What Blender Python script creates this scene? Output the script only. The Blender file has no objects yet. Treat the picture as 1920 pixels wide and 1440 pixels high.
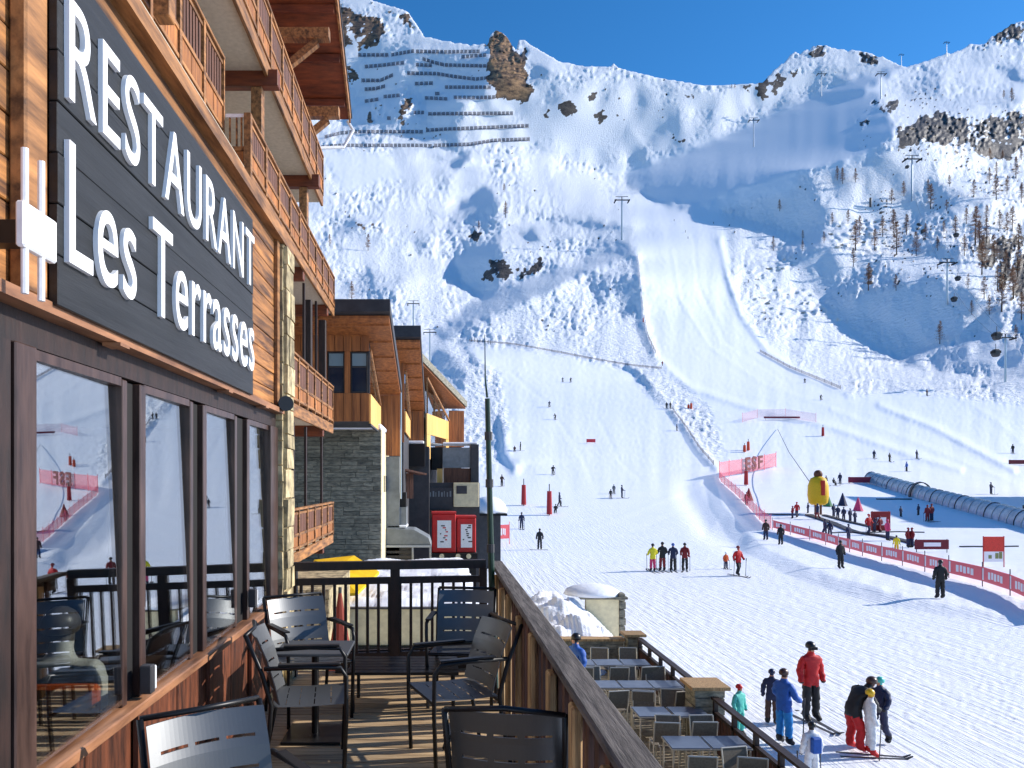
import bpy, bmesh, math, random
import numpy as np
from mathutils import Vector, Matrix

C = bpy.context.scene.collection
S = bpy.context.scene
R = math.radians
random.seed(7)

# ------------------------------------------------------------------ camera, sky, sun, exposure
EYE = 1.75           # eye height over the upper deck (z = 0 is the deck floor)
F, CX, CY = 1400.0, 825.0, 903.0
cam = bpy.data.objects.new('camera', bpy.data.cameras.new('camera')); C.objects.link(cam)
cam.location = (0, 0, EYE); cam.rotation_euler = (R(90), 0, 0)
cam.data.sensor_fit = 'HORIZONTAL'; cam.data.sensor_width = 36
cam.data.lens = 36 * F / 1920
cam.data.shift_x = (960 - CX) / 1920; cam.data.shift_y = (CY - 720) / 1920
cam.data.clip_start = 0.1; cam.data.clip_end = 9000
S.camera = cam

SUN_AZ, SUN_EL = 9.0, 27.0       # azimuth from +X towards +Y, elevation
W = bpy.data.worlds.new('World'); S.world = W; W.use_nodes = True
nt = W.node_tree
sky = nt.nodes.new('ShaderNodeTexSky'); sky.sky_type = 'NISHITA'; sky.sun_disc = False
sky.sun_elevation = R(SUN_EL); sky.sun_rotation = R(90 - SUN_AZ)
sky.altitude = 2100; sky.air_density = 1.0; sky.dust_density = 0.15; sky.ozone_density = 3.0
hsv = nt.nodes.new('ShaderNodeHueSaturation'); hsv.inputs['Saturation'].default_value = 1.28
nt.links.new(sky.outputs[0], hsv.inputs['Color'])
nt.links.new(hsv.outputs[0], nt.nodes['Background'].inputs[0])
nt.nodes['Background'].inputs[1].default_value = 0.145
sl = bpy.data.objects.new('sun', bpy.data.lights.new('sun', 'SUN')); C.objects.link(sl)
sl.data.energy = 4.4; sl.data.angle = R(0.5); sl.data.color = (1.0, 0.94, 0.86)
sdir = Vector((math.cos(R(SUN_EL)) * math.cos(R(SUN_AZ)), math.cos(R(SUN_EL)) * math.sin(R(SUN_AZ)), math.sin(R(SUN_EL))))
sl.rotation_euler = sdir.to_track_quat('Z', 'Y').to_euler()
S.view_settings.view_transform = 'Standard'; S.view_settings.look = 'None'
S.view_settings.exposure = 0.5; S.view_settings.gamma = 1
S.view_settings.use_curve_mapping = False
S.cycles.max_bounces = 6; S.cycles.transparent_max_bounces = 8

# ------------------------------------------------------------------ helpers
def tag(o, label=None, cat=None, group=None, kind=None):
    if label: o['label'] = label
    if cat: o['category'] = cat
    if group: o['group'] = group
    if kind: o['kind'] = kind
    return o

def empty(name, loc=(0, 0, 0), rz=0.0, label=None, cat=None, group=None):
    o = bpy.data.objects.new(name, None); C.objects.link(o)
    o.location = loc; o.rotation_euler = (0, 0, rz); o.empty_display_size = .2
    return tag(o, label, cat, group)

def kids(o): return [c for c in bpy.data.objects if c.parent == o]
CH = {}
def par(o, p):
    if p is not None:
        o.parent = p; CH.setdefault(p.name, []).append(o)
    return o

def copy_tree(o, parent=None):
    c = o.copy(); C.objects.link(c); c.parent = parent
    if parent is not None: CH.setdefault(parent.name, []).append(c)
    for ch in list(CH.get(o.name, [])): copy_tree(ch, c)
    return c

class MB:
    def __init__(s): s.v = []; s.f = []; s.m = []; s.M = Matrix.Identity(4); s.mi = 0
    def add(s, vs, fs):
        n = len(s.v)
        for q in vs: s.v.append(tuple(s.M @ Vector(q)))
        for q in fs: s.f.append(tuple(i + n for i in q)); s.m.append(s.mi)
        return s
    def ab(s, x0, x1, y0, y1, z0, z1):
        return s.add([(x0,y0,z0),(x1,y0,z0),(x1,y1,z0),(x0,y1,z0),(x0,y0,z1),(x1,y0,z1),(x1,y1,z1),(x0,y1,z1)],
              [(0,3,2,1),(4,5,6,7),(0,1,5,4),(1,2,6,5),(2,3,7,6),(3,0,4,7)])
    def box(s, c, d, rot=None):
        m = Matrix.Translation(Vector(c))
        if rot is not None: m = m @ (rot if isinstance(rot, Matrix) else Matrix.Rotation(rot, 4, 'Z'))
        k = s.M; s.M = k @ m
        s.ab(-d[0]/2, d[0]/2, -d[1]/2, d[1]/2, -d[2]/2, d[2]/2); s.M = k
        return s
    def beam(s, p, q, w, h):
        p = Vector(p); q = Vector(q); d = q - p; L = d.length
        if L < 1e-6: return s
        x = d / L
        up = Vector((0,0,1)) if abs(x.z) < .99 else Vector((0,1,0))
        y = up.cross(x).normalized(); z = x.cross(y)
        vs = []
        for a in (p, q):
            for (i, j) in ((-1,-1),(1,-1),(1,1),(-1,1)): vs.append(tuple(a + y*i*w/2 + z*j*h/2))
        return s.add(vs, [(0,3,2,1),(4,5,6,7),(0,1,5,4),(1,2,6,5),(2,3,7,6),(3,0,4,7)])
    def tube(s, pts, r, n=8, caps=True):
        pts = [Vector(p) for p in pts]; rs = r if isinstance(r, (list, tuple)) else [r]*len(pts)
        vs = []; pu = None
        for i, p in enumerate(pts):
            t = (pts[min(i+1, len(pts)-1)] - pts[max(i-1, 0)])
            t = t.normalized() if t.length > 1e-9 else Vector((0,0,1))
            up = pu if pu is not None else (Vector((0,0,1)) if abs(t.z) < .9 else Vector((1,0,0)))
            a = up.cross(t)
            if a.length < 1e-4: a = Vector((0,1,0)).cross(t)
            a.normalize(); b = t.cross(a); pu = b
            for k in range(n):
                an = 2*math.pi*k/n
                vs.append(tuple(p + (a*math.cos(an) + b*math.sin(an))*rs[i]))
        fs = []
        for i in range(len(pts)-1):
            for k in range(n):
                fs.append((i*n+k, i*n+(k+1) % n, (i+1)*n+(k+1) % n, (i+1)*n+k))
        if caps:
            fs.append(tuple(range(n-1, -1, -1))); fs.append(tuple((len(pts)-1)*n+k for k in range(n)))
        return s.add(vs, fs)
    def prism(s, poly, y0, y1, axis='y'):
        n = len(poly)
        if axis == 'y': f = lambda a, b, c: (a, c, b)
        elif axis == 'x': f = lambda a, b, c: (c, a, b)
        else: f = lambda a, b, c: (a, b, c)
        vs = [f(a, b, y0) for a, b in poly] + [f(a, b, y1) for a, b in poly]
        return s.add(vs, [tuple(range(n)), tuple(range(2*n-1, n-1, -1))] + [(i, i+n, (i+1) % n + n, (i+1) % n) for i in range(n)])
    def ball(s, c, r, n=10, m=7):
        rx, ry, rz = r if isinstance(r, (tuple, list)) else (r, r, r)
        vs = [(c[0], c[1], c[2]-rz)]
        for j in range(1, m):
            ph = -math.pi/2 + math.pi*j/m
            for k in range(n):
                th = 2*math.pi*k/n
                vs.append((c[0]+rx*math.cos(ph)*math.cos(th), c[1]+ry*math.cos(ph)*math.sin(th), c[2]+rz*math.sin(ph)))
        vs.append((c[0], c[1], c[2]+rz)); e = len(vs)-1
        fs = [(0, 1+(k+1) % n, 1+k) for k in range(n)]
        for j in range(m-2):
            for k in range(n):
                a = 1+j*n+k; b = 1+j*n+(k+1) % n
                fs.append((a, b, b+n, a+n))
        fs += [(e, 1+(m-2)*n+k, 1+(m-2)*n+(k+1) % n) for k in range(n)]
        return s.add(vs, fs)
    def mesh(s, name, mats, smooth=False, bevel=0):
        me = bpy.data.meshes.new(name); me.from_pydata(s.v, [], s.f)
        bm = bmesh.new(); bm.from_mesh(me)
        if bevel:
            bmesh.ops.bevel(bm, geom=list(bm.edges), offset=bevel, segments=1, affect='EDGES', profile=.5)
        bmesh.ops.recalc_face_normals(bm, faces=bm.faces)
        bm.to_mesh(me); bm.free()
        for m in (mats if isinstance(mats, (list, tuple)) else [mats]): me.materials.append(m)
        if not bevel and len(me.polygons) == len(s.m): me.polygons.foreach_set('material_index', s.m)
        if smooth: me.polygons.foreach_set('use_smooth', [True]*len(me.polygons))
        return me
    def build(s, name, mats, parent=None, smooth=False, bevel=0, loc=None):
        o = bpy.data.objects.new(name, s.mesh(name, mats, smooth, bevel)); C.objects.link(o)
        par(o, parent)
        if loc is not None: o.location = loc
        return o

def inst(name, me, parent=None, loc=(0,0,0), rot=(0,0,0), scale=(1,1,1)):
    o = bpy.data.objects.new(name, me); C.objects.link(o); par(o, parent)
    o.location = loc; o.rotation_euler = rot; o.scale = scale
    return o

def P(px, py, Y):       # a point of the place from where it shows in the photograph and its distance
    return Vector(((px-CX)/F*Y, Y, EYE - (py-CY)/F*Y))

def srgb(*c):
    return tuple((x/12.92 if x <= .04045 else ((x+.055)/1.055)**2.4) for x in (v/255 for v in c)) + (1,)

# ------------------------------------------------------------------ materials
def mat(name, col=(.5,.5,.5,1), rough=.6, metal=0.0, spec=.5):
    m = bpy.data.materials.new(name); m.use_nodes = True
    b = m.node_tree.nodes['Principled BSDF']
    b.inputs['Base Color'].default_value = col if len(col) == 4 else (*col, 1)
    b.inputs['Roughness'].default_value = rough; b.inputs['Metallic'].default_value = metal
    b.inputs['Specular IOR Level'].default_value = spec
    return m

def nodes(m): return m.node_tree.nodes, m.node_tree.links, m.node_tree.nodes['Principled BSDF']

def rough_mat(name, c1, c2, scale=8, rough=.7, bump=.3, stretch=(1,1,1), metal=0.0, detail=6, rnd=0.0, dist=.01, contrast=(.3,.7)):
    """two tones of one stuff mixed by noise, optional tint per object, and a fine relief"""
    m = mat(name, c1, rough, metal); N, L, B = nodes(m)
    tc = N.new('ShaderNodeTexCoord'); mp = N.new('ShaderNodeMapping'); mp.inputs['Scale'].default_value = stretch
    L.new(tc.outputs['Object'], mp.inputs[0])
    oi = N.new('ShaderNodeObjectInfo')
    ad = N.new('ShaderNodeVectorMath'); ad.operation = 'MULTIPLY_ADD'
    ad.inputs[1].default_value = (1,1,1)
    L.new(mp.outputs[0], ad.inputs[0])
    sc = N.new('ShaderNodeMath'); sc.operation = 'MULTIPLY'; sc.inputs[1].default_value = 37.0
    L.new(oi.outputs['Random'], sc.inputs[0]); L.new(sc.outputs[0], ad.inputs[2])
    no = N.new('ShaderNodeTexNoise'); no.inputs['Scale'].default_value = scale; no.inputs['Detail'].default_value = detail
    no.inputs['Roughness'].default_value = .62
    L.new(ad.outputs[0], no.inputs['Vector'])
    mr = N.new('ShaderNodeMapRange'); mr.inputs[1].default_value = contrast[0]; mr.inputs[2].default_value = contrast[1]
    L.new(no.outputs['Fac'], mr.inputs[0])
    mx = N.new('ShaderNodeMix'); mx.data_type = 'RGBA'
    mx.inputs[6].default_value = c1; mx.inputs[7].default_value = c2
    L.new(mr.outputs[0], mx.inputs[0])
    out = mx.outputs[2]
    if rnd:
        hs = N.new('ShaderNodeHueSaturation')
        m2 = N.new('ShaderNodeMapRange'); m2.inputs[3].default_value = 1-rnd; m2.inputs[4].default_value = 1+rnd
        L.new(oi.outputs['Random'], m2.inputs[0]); L.new(m2.outputs[0], hs.inputs['Value']); L.new(out, hs.inputs['Color'])
        out = hs.outputs[0]
    L.new(out, B.inputs['Base Color'])
    if bump:
        bu = N.new('ShaderNodeBump'); bu.inputs['Strength'].default_value = bump; bu.inputs['Distance'].default_value = dist
        L.new(no.outputs['Fac'], bu.inputs['Height']); L.new(bu.outputs[0], B.inputs['Normal'])
    return m
# ------------------------------------------------------------------ the valley floor and the mountain: one snow surface
# The heights come from distances read off the photograph along each line of sight (table WT -> LD),
# then relief is added where its flanks turn towards or away from the sun.
rng = np.random.default_rng(11)
U0, U1, V0, V1, ST = -240.0, 2200.0, -80.0, 1460.0, 2.5
UU = np.arange(U0, U1+.1, ST); VV = np.arange(V0, V1+.1, ST)
NU, NV = len(UU), len(VV)
GU, GV = np.meshgrid(UU, VV)

def poly_mask(polys, blur=0.0, jag=0.0):
    g = 4.0
    us = np.arange(U0, U1+.1, g); vs = np.arange(V0, V1+.1, g)
    A, B = np.meshgrid(us, vs); M = np.zeros(A.shape)
    if jag:
        A = A + jag*fft_noise(A.shape, g, 26, 3); B = B + jag*fft_noise(A.shape, g, 26, 4)
    for item in polys:
        pts, val = item if isinstance(item, tuple) else (item, 1.0)
        ins = np.zeros(A.shape, bool); n = len(pts)
        for i in range(n):
            x0, y0 = pts[i]; x1, y1 = pts[(i+1) % n]
            if y0 == y1: continue
            c = ((y0 > B) != (y1 > B)) & (A < (x1-x0)*(B-y0)/(y1-y0) + x0)
            ins ^= c
        M = np.where(ins, np.maximum(M, val), M)
    if blur: M = gblur(M, blur/g)
    return resample(M, us, vs)

def gblur(M, s):
    n = int(max(1, round(3*s))); k = np.exp(-.5*(np.arange(-n, n+1)/s)**2); k /= k.sum()
    A = np.pad(M, n, mode='edge')
    A = np.apply_along_axis(lambda r: np.convolve(r, k, 'valid'), 0, A)
    return np.apply_along_axis(lambda r: np.convolve(r, k, 'valid'), 1, A)

def bil(M, us, vs, u, v):
    x = np.clip((u-us[0])/(us[1]-us[0]), 0, len(us)-1.001); y = np.clip((v-vs[0])/(vs[1]-vs[0]), 0, len(vs)-1.001)
    i = x.astype(int); j = y.astype(int); fx = x-i; fy = y-j
    return (M[j, i]*(1-fx)*(1-fy) + M[j, i+1]*fx*(1-fy) + M[j+1, i]*(1-fx)*fy + M[j+1, i+1]*fx*fy)
def resample(M, us, vs): return bil(M, us, vs, GU, GV)

def fft_noise(shape, g, wl, seed, an=1.0, sharp=1.0):
    r = np.random.default_rng(seed).standard_normal(shape)
    fy = np.fft.fftfreq(shape[0], g)[:, None]; fx = np.fft.rfftfreq(shape[1], g)[None, :]
    f = np.sqrt(fx**2 + (fy*an)**2)*wl
    H = np.exp(-sharp*(f-1)**2*2)*(f > 0)
    H = H + .25*np.exp(-.5*(f/.6)**2)*(f > 0)
    n = np.fft.irfft2(np.fft.rfft2(r)*H, s=shape)
    return n/n.std()

def z3(pts, x0, y0, s, sy=None): return [(x0+a/s, y0+b/(sy or s)) for a, b in pts]
a6 = lambda p: z3(p, 600, 0, 3); a7 = lambda p: z3(p, 1240, 0, 2.824)
a4 = lambda p: z3(p, 600, 400, 3); a5 = lambda p: z3(p, 1240, 400, 2.824)
aB = lambda p: z3(p, 600, 60, 4.8)

SHADE = [
 ([(1160,322),(1240,292),(1290,273),(1382,241),(1470,199),(1541,170),(1612,142),(1690,124),(1616,174),(1648,177),(1680,248),(1683,277),(1648,294),(1612,305),(1541,312),(1495,326),(1488,358),(1417,372),(1357,388),(1240,385),(1180,347)], 1.0),
 ([(1360,386),(1500,366),(1560,395),(1540,440),(1545,480),(1530,500),(1480,425),(1420,400)], 1.0),
 (a4([(640,672),(860,505),(915,460),(800,380),(740,250),(860,190),(1000,120),(1010,200),(1000,290),(1000,350),(1100,400),(1280,300),(1450,300),(1600,170),(1790,190),(1780,215),(1450,345),(1150,490),(960,575),(720,712),(650,690)]), 1.0),
 (a5([(820,300),(1000,290),(1200,300),(1480,330),(1600,480),(1920,540),(2400,560),(2400,860),(1920,880),(1700,860),(1300,825),(1200,690),(1000,575),(880,490),(800,380)]), .80),
 (a5([(590,180),(720,160),(800,230),(830,300),(600,225)]), .9),
 (a5([(1250,120),(1500,160),(1700,240),(1500,250),(1250,190)]), .7),
 (a7([(1450,330),(1240,520),(1420,580),(1900,560),(1920,480),(1500,500)]), .45),
 (a7([(1780,350),(1920,360),(1920,470),(1850,410)]), .9),
 (a7([(700,940),(860,930),(1050,960),(1150,1060),(1000,1000),(800,960)]), .5),
 (a7([(1250,960),(1500,990),(1700,1100),(1500,1160),(1280,1180)]), .8),
 (a6([(730,950),(760,880),(850,840),(830,900)]), 1), (a6([(740,1190),(850,1100),(930,1060),(1020,1130),(980,1200)]), 1),
 (a6([(1130,1320),(1190,1280),(1240,1330),(1160,1365)]), 1), (a6([(1250,560),(1350,490),(1380,520),(1260,600)]), .9),
 (a6([(1830,570),(1940,540),(1940,800),(1850,760)]), .9), (a6([(1480,760),(1620,720),(1700,900),(1560,850)]), .6),
 (a6([(60,1340),(130,1240),(300,1250),(120,1320)]), .9), (a6([(700,1245),(980,1200),(960,1262),(760,1265)]), .8),
 (a6([(1250,1220),(1680,1250),(1680,1290),(1280,1250)]), .9), (a6([(1100,560),(1250,620),(1380,700),(1180,700)]), .6),
 (a6([(1200,350),(1330,420),(1300,560),(1200,480)]), .5),
 (aB([(250,240),(650,180),(860,130),(860,230),(640,330),(660,380),(400,420)]), .8),
 (aB([(380,450),(680,390),(760,520),(700,840),(420,820),(420,640)]), 1),
 (aB([(910,250),(1530,200),(1580,420),(1570,600),(1200,590),(1200,900),(940,980),(960,640),(860,490),(1100,440),(1400,410),(1100,330)]), 1),
 (aB([(150,920),(420,600),(420,840),(260,880)]), .9),
 (a4([(620,800),(720,780),(800,830),(810,990),(760,1000),(680,900)]), .65),
 (a4([(820,780),(860,790),(900,880),(870,870)]), .9),
 (a4([(1000,1150),(1040,1170),(1060,1340),(1120,1430),(1050,1430),(1010,1360)]), .7),
 (a4([(1690,840),(1760,850),(1840,960),(1900,1080),(1800,960)]), .8),
 (a4([(1780,210),(1800,520),(1710,600),(1760,450)]), .7),
 (a4([(1480,360),(1560,330),(1750,300),(1740,430),(1560,500)]), .45),
 (a4([(90,400),(250,330),(480,360),(400,480),(100,470)]), .4),
]
ROCK = [
 a6([(60,20),(240,60),(370,120),(370,200),(260,290),(150,270),(80,150)]), a6([(400,50),(500,80),(565,200),(470,140)]),
 a6([(950,380),(955,200),(1000,150),(1060,210),(1085,290),(1150,350),(1170,470),(1230,560),(1120,570),(1000,545),(950,440)]),
 a6([(1090,240),(1190,270),(1150,330)]), a6([(1290,600),(1350,550),(1450,555),(1500,620),(1350,650)]),
 a6([(1490,500),(1570,520),(1550,560)]), a6([(1530,630),(1580,630),(1580,670),(1530,660)]), a6([(1630,690),(1690,560),(1710,650)]),
 a6([(1760,570),(1800,590),(1780,640)]), a6([(1190,620),(1280,640),(1260,680)]),
 a6([(250,700),(320,580),(375,620),(300,710)]), a6([(420,715),(480,460),(530,560),(470,715)]), a6([(120,370),(200,410),(240,540),(150,470)]),
 a6([(820,1330),(900,1290),(920,1330),(830,1350)]), a6([(200,1280),(360,1245),(340,1290)]),
 a7([(1200,640),(1280,690),(1400,620),(1500,575),(1600,630),(1800,610),(2200,560),(2200,740),(1900,760),(1900,830),(1690,835),(1640,740),(1580,790),(1400,745),(1340,785),(1250,780),(1260,700)]),
 a7([(430,460),(520,425),(650,560),(560,560)]), a7([(1020,595),(1090,640),(1110,680),(1050,695)]), a7([(760,285),(830,230),(900,270),(880,290)]),
 a7([(1720,205),(1860,105),(2200,60),(2200,200),(1850,220),(1750,220)]), a7([(1560,275),(1720,215),(1740,235),(1600,270)]),
 a7([(1040,280),(1150,290),(1110,360),(1050,340)]), a7([(600,400),(700,370),(700,440),(620,450)]), a7([(1090,530),(1260,550),(1240,600),(1170,600)]),
 a7([(300,480),(370,480),(350,520)]), a7([(80,490),(180,490),(160,530),(100,530)]), a7([(20,740),(140,710),(120,770),(40,780)]),
 a7([(1340,1190),(1430,1180),(1420,1240)]), a7([(700,290),(740,270),(750,300)]), a7([(480,430),(620,410),(700,450),(540,470)]),
 a4([(920,380),(960,270),(1040,190),(1060,290),(1160,300),(1240,260),(1280,290),(1210,320),(1140,390),(1060,350),(960,390)]),
 a4([(1000,440),(1070,420),(1080,440),(1010,455)]), a4([(820,290),(860,300),(850,330)]),
 a5([(1640,130),(2200,100),(2200,500),(1830,480),(1800,330),(1660,250)]), a5([(1060,290),(1110,300),(1130,360),(1080,400)]),
 a5([(1215,350),(1260,350),(1250,400)]), a5([(1340,90),(1420,90),(1410,130)]), a5([(1540,205),(1590,205),(1570,225)]),
]
SMOOTH = [   # groomed runs
 [(1195,375),(1350,388),(1358,440),(1372,530),(1410,620),(1500,690),(1600,742),(1700,735),(2300,800),(2300,1480),(900,1480),(925,900),(955,800),(935,700),(870,650),(985,655),(1180,690),(1215,740),(1270,790),(1335,870),(1360,850),(1330,760),(1250,700),(1210,600),(1195,480)],
 [(600,280),(720,290),(760,330),(640,360)],
 [(1160,322),(1240,292),(1382,241),(1541,170),(1690,124),(1648,177),(1680,248),(1612,305),(1495,326),(1488,358),(1417,372),(1357,388),(1240,385)],
]
WT = np.array([-300,-100,0,100,200,300,400,450,520,600,650,690,717,788,850,890,935,960,1000,1030,1060], float)
DT = np.array([3600,2700,2150,1720,1360,1000,720,610,480,370,290,240,215,180,146,122,97,86,71,61.7,49.9], float)
wd = np.arange(-700, 1061, 2.0)
ld = np.interp(wd, WT, np.log(DT)); ld[wd < -300] = np.log(3600) + (-300-wd[wd < -300])*.002
kk = np.exp(-.5*(np.arange(-20, 21)/7.0)**2); kk /= kk.sum()
ld2 = np.convolve(np.pad(ld, 20, mode='edge'), kk, 'valid'); ld2[wd > 1000] = ld[wd > 1000]; ld = ld2
SKY = np.array([(-300,40),(500,-20),(640,-25),(700,2),(740,12),(765,22),(785,50),(795,68),(830,76),(880,84),(908,82),(914,84),(919,64),(931,55),(944,62),(952,70),(960,84),(968,94),(972,74),(985,76),(1010,92),(1050,116),(1100,124),(1145,125),(1150,119),(1160,127),(1240,146),(1320,160),(1400,157),(1430,154),(1450,133),(1475,112),(1490,97),(1500,101),(1515,90),(1535,84),(1555,88),(1580,92),(1620,96),(1650,105),(1680,118),(1700,125),(1740,112),(1790,97),(1820,84),(1850,78),(1870,62),(1900,44),(1920,38),(2000,10),(2400,-60),(4200,-60)], float)

def relax(o, g, lo, n):
    """where the relief would fold over itself, smooth it out locally"""
    for _ in range(n):
        bad = (1+np.gradient(o, g, axis=0) < lo).astype(float)
        if bad.sum() < 3: break
        m = np.clip(gblur(bad, 2.2)*3.5, 0, 1)
        o = o*(1-m) + gblur(o, 3.2)*m
    return o

def solve_offset():
    g = 4.0
    us = np.arange(U0, U1+.1, g); vs = np.arange(V0, V1+.1, g)
    S_ = np.zeros((len(vs), len(us)))
    A, B = np.meshgrid(us, vs)
    A2 = A + 3*fft_noise(A.shape, g, 34, 5) + 2*fft_noise(A.shape, g, 15, 7); B2 = B + 3*fft_noise(A.shape, g, 34, 6) + 2*fft_noise(A.shape, g, 15, 8)
    for pts, val in SHADE:
        ins = np.zeros(A.shape, bool); n = len(pts)
        for i in range(n):
            x0, y0 = pts[i]; x1, y1 = pts[(i+1) % n]
            if y0 == y1: continue
            ins ^= ((y0 > B2) != (y1 > B2)) & (A2 < (x1-x0)*(B2-y0)/(y1-y0) + x0)
        S_ = np.where(ins, np.maximum(S_, val), S_)
    br = fft_noise(S_.shape, g, 44, 61, 1.2) + .6*fft_noise(S_.shape, g, 18, 62, .7)
    S_ = S_*(1-.75*np.clip(br-.5, 0, 1)*np.clip((A-1400)/80, 0, 1)*np.clip((B-330)/40, 0, 1))
    S_ = gblur(S_, .8)
    G = .80*S_ - .13
    G *= np.clip((1010-B)/60, 0, 1)
    # even extension so the transform does not wrap
    pad = 120
    Gp = np.pad(G, pad, mode='constant', constant_values=0)
    fy = np.fft.fftfreq(Gp.shape[0], g)[:, None]*2*math.pi; fx = np.fft.rfftfreq(Gp.shape[1], g)[None, :]*2*math.pi
    H = (-1j*fx)/(fx**2 + .03*fy**2 + (1/900.0)**2)
    G0_ = Gp.copy()
    for it in range(3):
        o = np.fft.irfft2(np.fft.rfft2(Gp)*H, s=Gp.shape)[pad:-pad, pad:-pad]
        o = relax(o, g, .3, 14)
        if it == 2: break
        hx = np.gradient(o, g, axis=1)/np.maximum(1+np.gradient(o, g, axis=0), .3)
        err = np.where(S_ > .3, np.clip(.72*S_-hx, -.2, .8), np.clip(.10-hx, -.6, 0)*1.1)
        err *= np.clip((1010-B)/60, 0, 1)
        Gp[pad:-pad, pad:-pad] += .4*err
    ov = np.gradient(o, g, axis=0)
    return resample(o, us, vs), resample(S_, us, vs), float(ov.min())

OFF, SH, ovm = solve_offset()
print('offset range', OFF.min(), OFF.max(), 'ov', ovm)
RK = poly_mask(ROCK, 4, 5)
SM = poly_mask(SMOOTH, 5, 1.5)
# rock shows where patchy noise breaks through the snow
rn = .55*fft_noise(GU.shape, ST, 15, 21, .9) + .8*fft_noise(GU.shape, ST, 40, 22, 1.5) + .3*fft_noise(GU.shape, ST, 7, 23)
tower = poly_mask([a6([(945,380),(950,200),(1000,140),(1060,200),(1090,290),(1150,350),(1175,470),(1200,540),(1120,560),(1000,540),(950,440)])], 3, 3)
cliff = poly_mask([a7([(1260,770),(1250,700),(1400,620),(1500,590),(1580,790),(1400,740)]), a7([(1700,830),(1760,770),(1900,770),(1900,830)])], 5, 5)
ROCKM = np.clip((RK*1.7 + tower*1.7 + cliff*1.2 - 1.0 + rn*.50)/.6, 0, 1)*(RK > .03)
# tiny stones and tufts sticking out of the rough snow
sp = fft_noise(GU.shape, ST, 9, 31); loc = fft_noise(GU.shape, ST, 120, 32)
ROUGH = np.clip(1-SM, 0, 1)*np.clip((930-GV)/120, 0, 1)
SPK = np.clip((sp - 3.0 + .45*loc)/.4, 0, 1)*ROUGH*(GV < 640)
right_rough = np.clip((GU-1580)/80, 0, 1)*np.clip((560-GV)/60, 0, 1)*np.clip((GV-130)/60, 0, 1)
SPK = np.maximum(SPK, np.clip((sp - 2.0 + .5*loc)/.4, 0, 1)*right_rough)
ROCKM = np.maximum(ROCKM, SPK)
# relief: moguls and wind crust on the rough slopes, ledges, rock faces
mog = fft_noise(GU.shape, ST, 11, 41, .9); mog2 = fft_noise(GU.shape, ST, 24, 42, 1.3); mog3 = fft_noise(GU.shape, ST, 6.5, 49); big = fft_noise(GU.shape, ST, 70, 43, 1.5); hz = fft_noise(GU.shape, ST, 22, 44, .22)
mm = np.clip(.62+.4*fft_noise(GU.shape, ST, 150, 45), .15, 1.4)
shk = 1-.3*SH
RAMP = np.clip((GU-1450)/60, 0, 1)*np.clip((GV-280)/60, 0, 1)*np.clip((620-GV)/60, 0, 1)
led = poly_mask([(a7([(850,870),(1250,980),(1300,1300),(900,1400),(880,1100)]), 1), (a5([(540,180),(850,330),(1000,560),(450,540),(520,300)]), .7)], 14, 4)
OFFD = OFF + ROUGH*(mm*shk*(.72*mog + .62*mog2 + .22*mog3) + .9*big*np.clip((820-GV)/100, 0, 1)) + ROUGH*led*2.2*hz + 1.4*ROCKM*fft_noise(GU.shape, ST, 8, 46) + 3.4*ROCKM*(1-np.abs(fft_noise(GU.shape, ST, 34, 48, 1.4))) + 1.6*np.clip(RK, 0, 1)*ROUGH*mog
OFFD += .10*mog*(1-ROUGH)*np.clip((960-GV)/100, 0, 1)*np.clip((GV-250)/60, 0, 1)
# tracks of the groomed runs: long soft folds
fold = fft_noise(GU.shape, ST, 46, 47, 4.0)
OFFD += 0.22*fold*(1-ROUGH)*np.clip((1000-GV)/100, 0, 1)
# berms along the runs and the piste fence (dark low banks)
def line_bump(pts, amp, wid):
    out = np.zeros(GU.shape)
    for (x0, y0), (x1, y1) in zip(pts[:-1], pts[1:]):
        dx, dy = x1-x0, y1-y0; L2 = dx*dx+dy*dy
        t = np.clip(((GU-x0)*dx+(GV-y0)*dy)/L2, 0, 1)
        d2 = (GU-x0-t*dx)**2 + (GV-y0-t*dy)**2
        out = np.maximum(out, np.exp(-d2/(2*wid*wid)))
    return out*amp
for pts, am, wi in (
    ([(1195,480),(1205,600),(1228,668),(1290,725),(1400,762),(1560,800),(1700,850),(1800,880)], 2.6, 5),
    ([(1350,450),(1365,520),(1390,590),(1440,660),(1520,710),(1592,738)], 2.6, 5),
    ([(1180,685),(1215,710),(1262,770),(1300,820),(1345,880)], 2.8, 5),
    ([(1650,760),(1750,800),(1900,880)], 3, 5),
    ([(1340,900),(1365,935),(1420,985),(1480,1010)], 1.6, 8),
    ([(940,790),(945,850),(965,880)], 4, 7)):
    OFFD += line_bump(pts, am, wi)
for pts, am, wi in (([(1040,1010),(1150,975),(1250,935),(1310,905),(1365,862)], .5, 3), ([(1170,1005),(1230,980),(1300,948)], .4, 3), ([(1060,905),(1180,898),(1300,870)], .4, 3),
    ([(960,700),(1030,760),(1090,850),(1110,900)], .3, 3), ([(1130,700),(1120,780),(1160,860),(1200,900)], .3, 3), ([(1260,470),(1275,560),(1330,650),(1430,720),(1600,780)], .5, 3), ([(1300,440),(1310,540),(1360,640),(1480,720)], .45, 3),
    ([(1500,880),(1620,850),(1800,842),(1920,850)], .5, 3), ([(1560,770),(1700,822),(1900,905)], .8, 4), ([(1430,905),(1600,900)], .4, 3), ([(1700,735),(1800,745),(1870,790),(1915,830)], .6, 4)):
    OFFD += line_bump(pts, am, wi)*(1 if am > .45 else -1)
NEARW = np.clip((1040-GV)/50, 0, 1)
WV = GV + OFFD*NEARW
WV = GV + relax(WV-GV, ST, .2, 5)
D = np.exp(np.interp(WV, wd, ld))
Df = (EYE+3.85)*F/np.maximum(GV-CY, 20)
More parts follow.
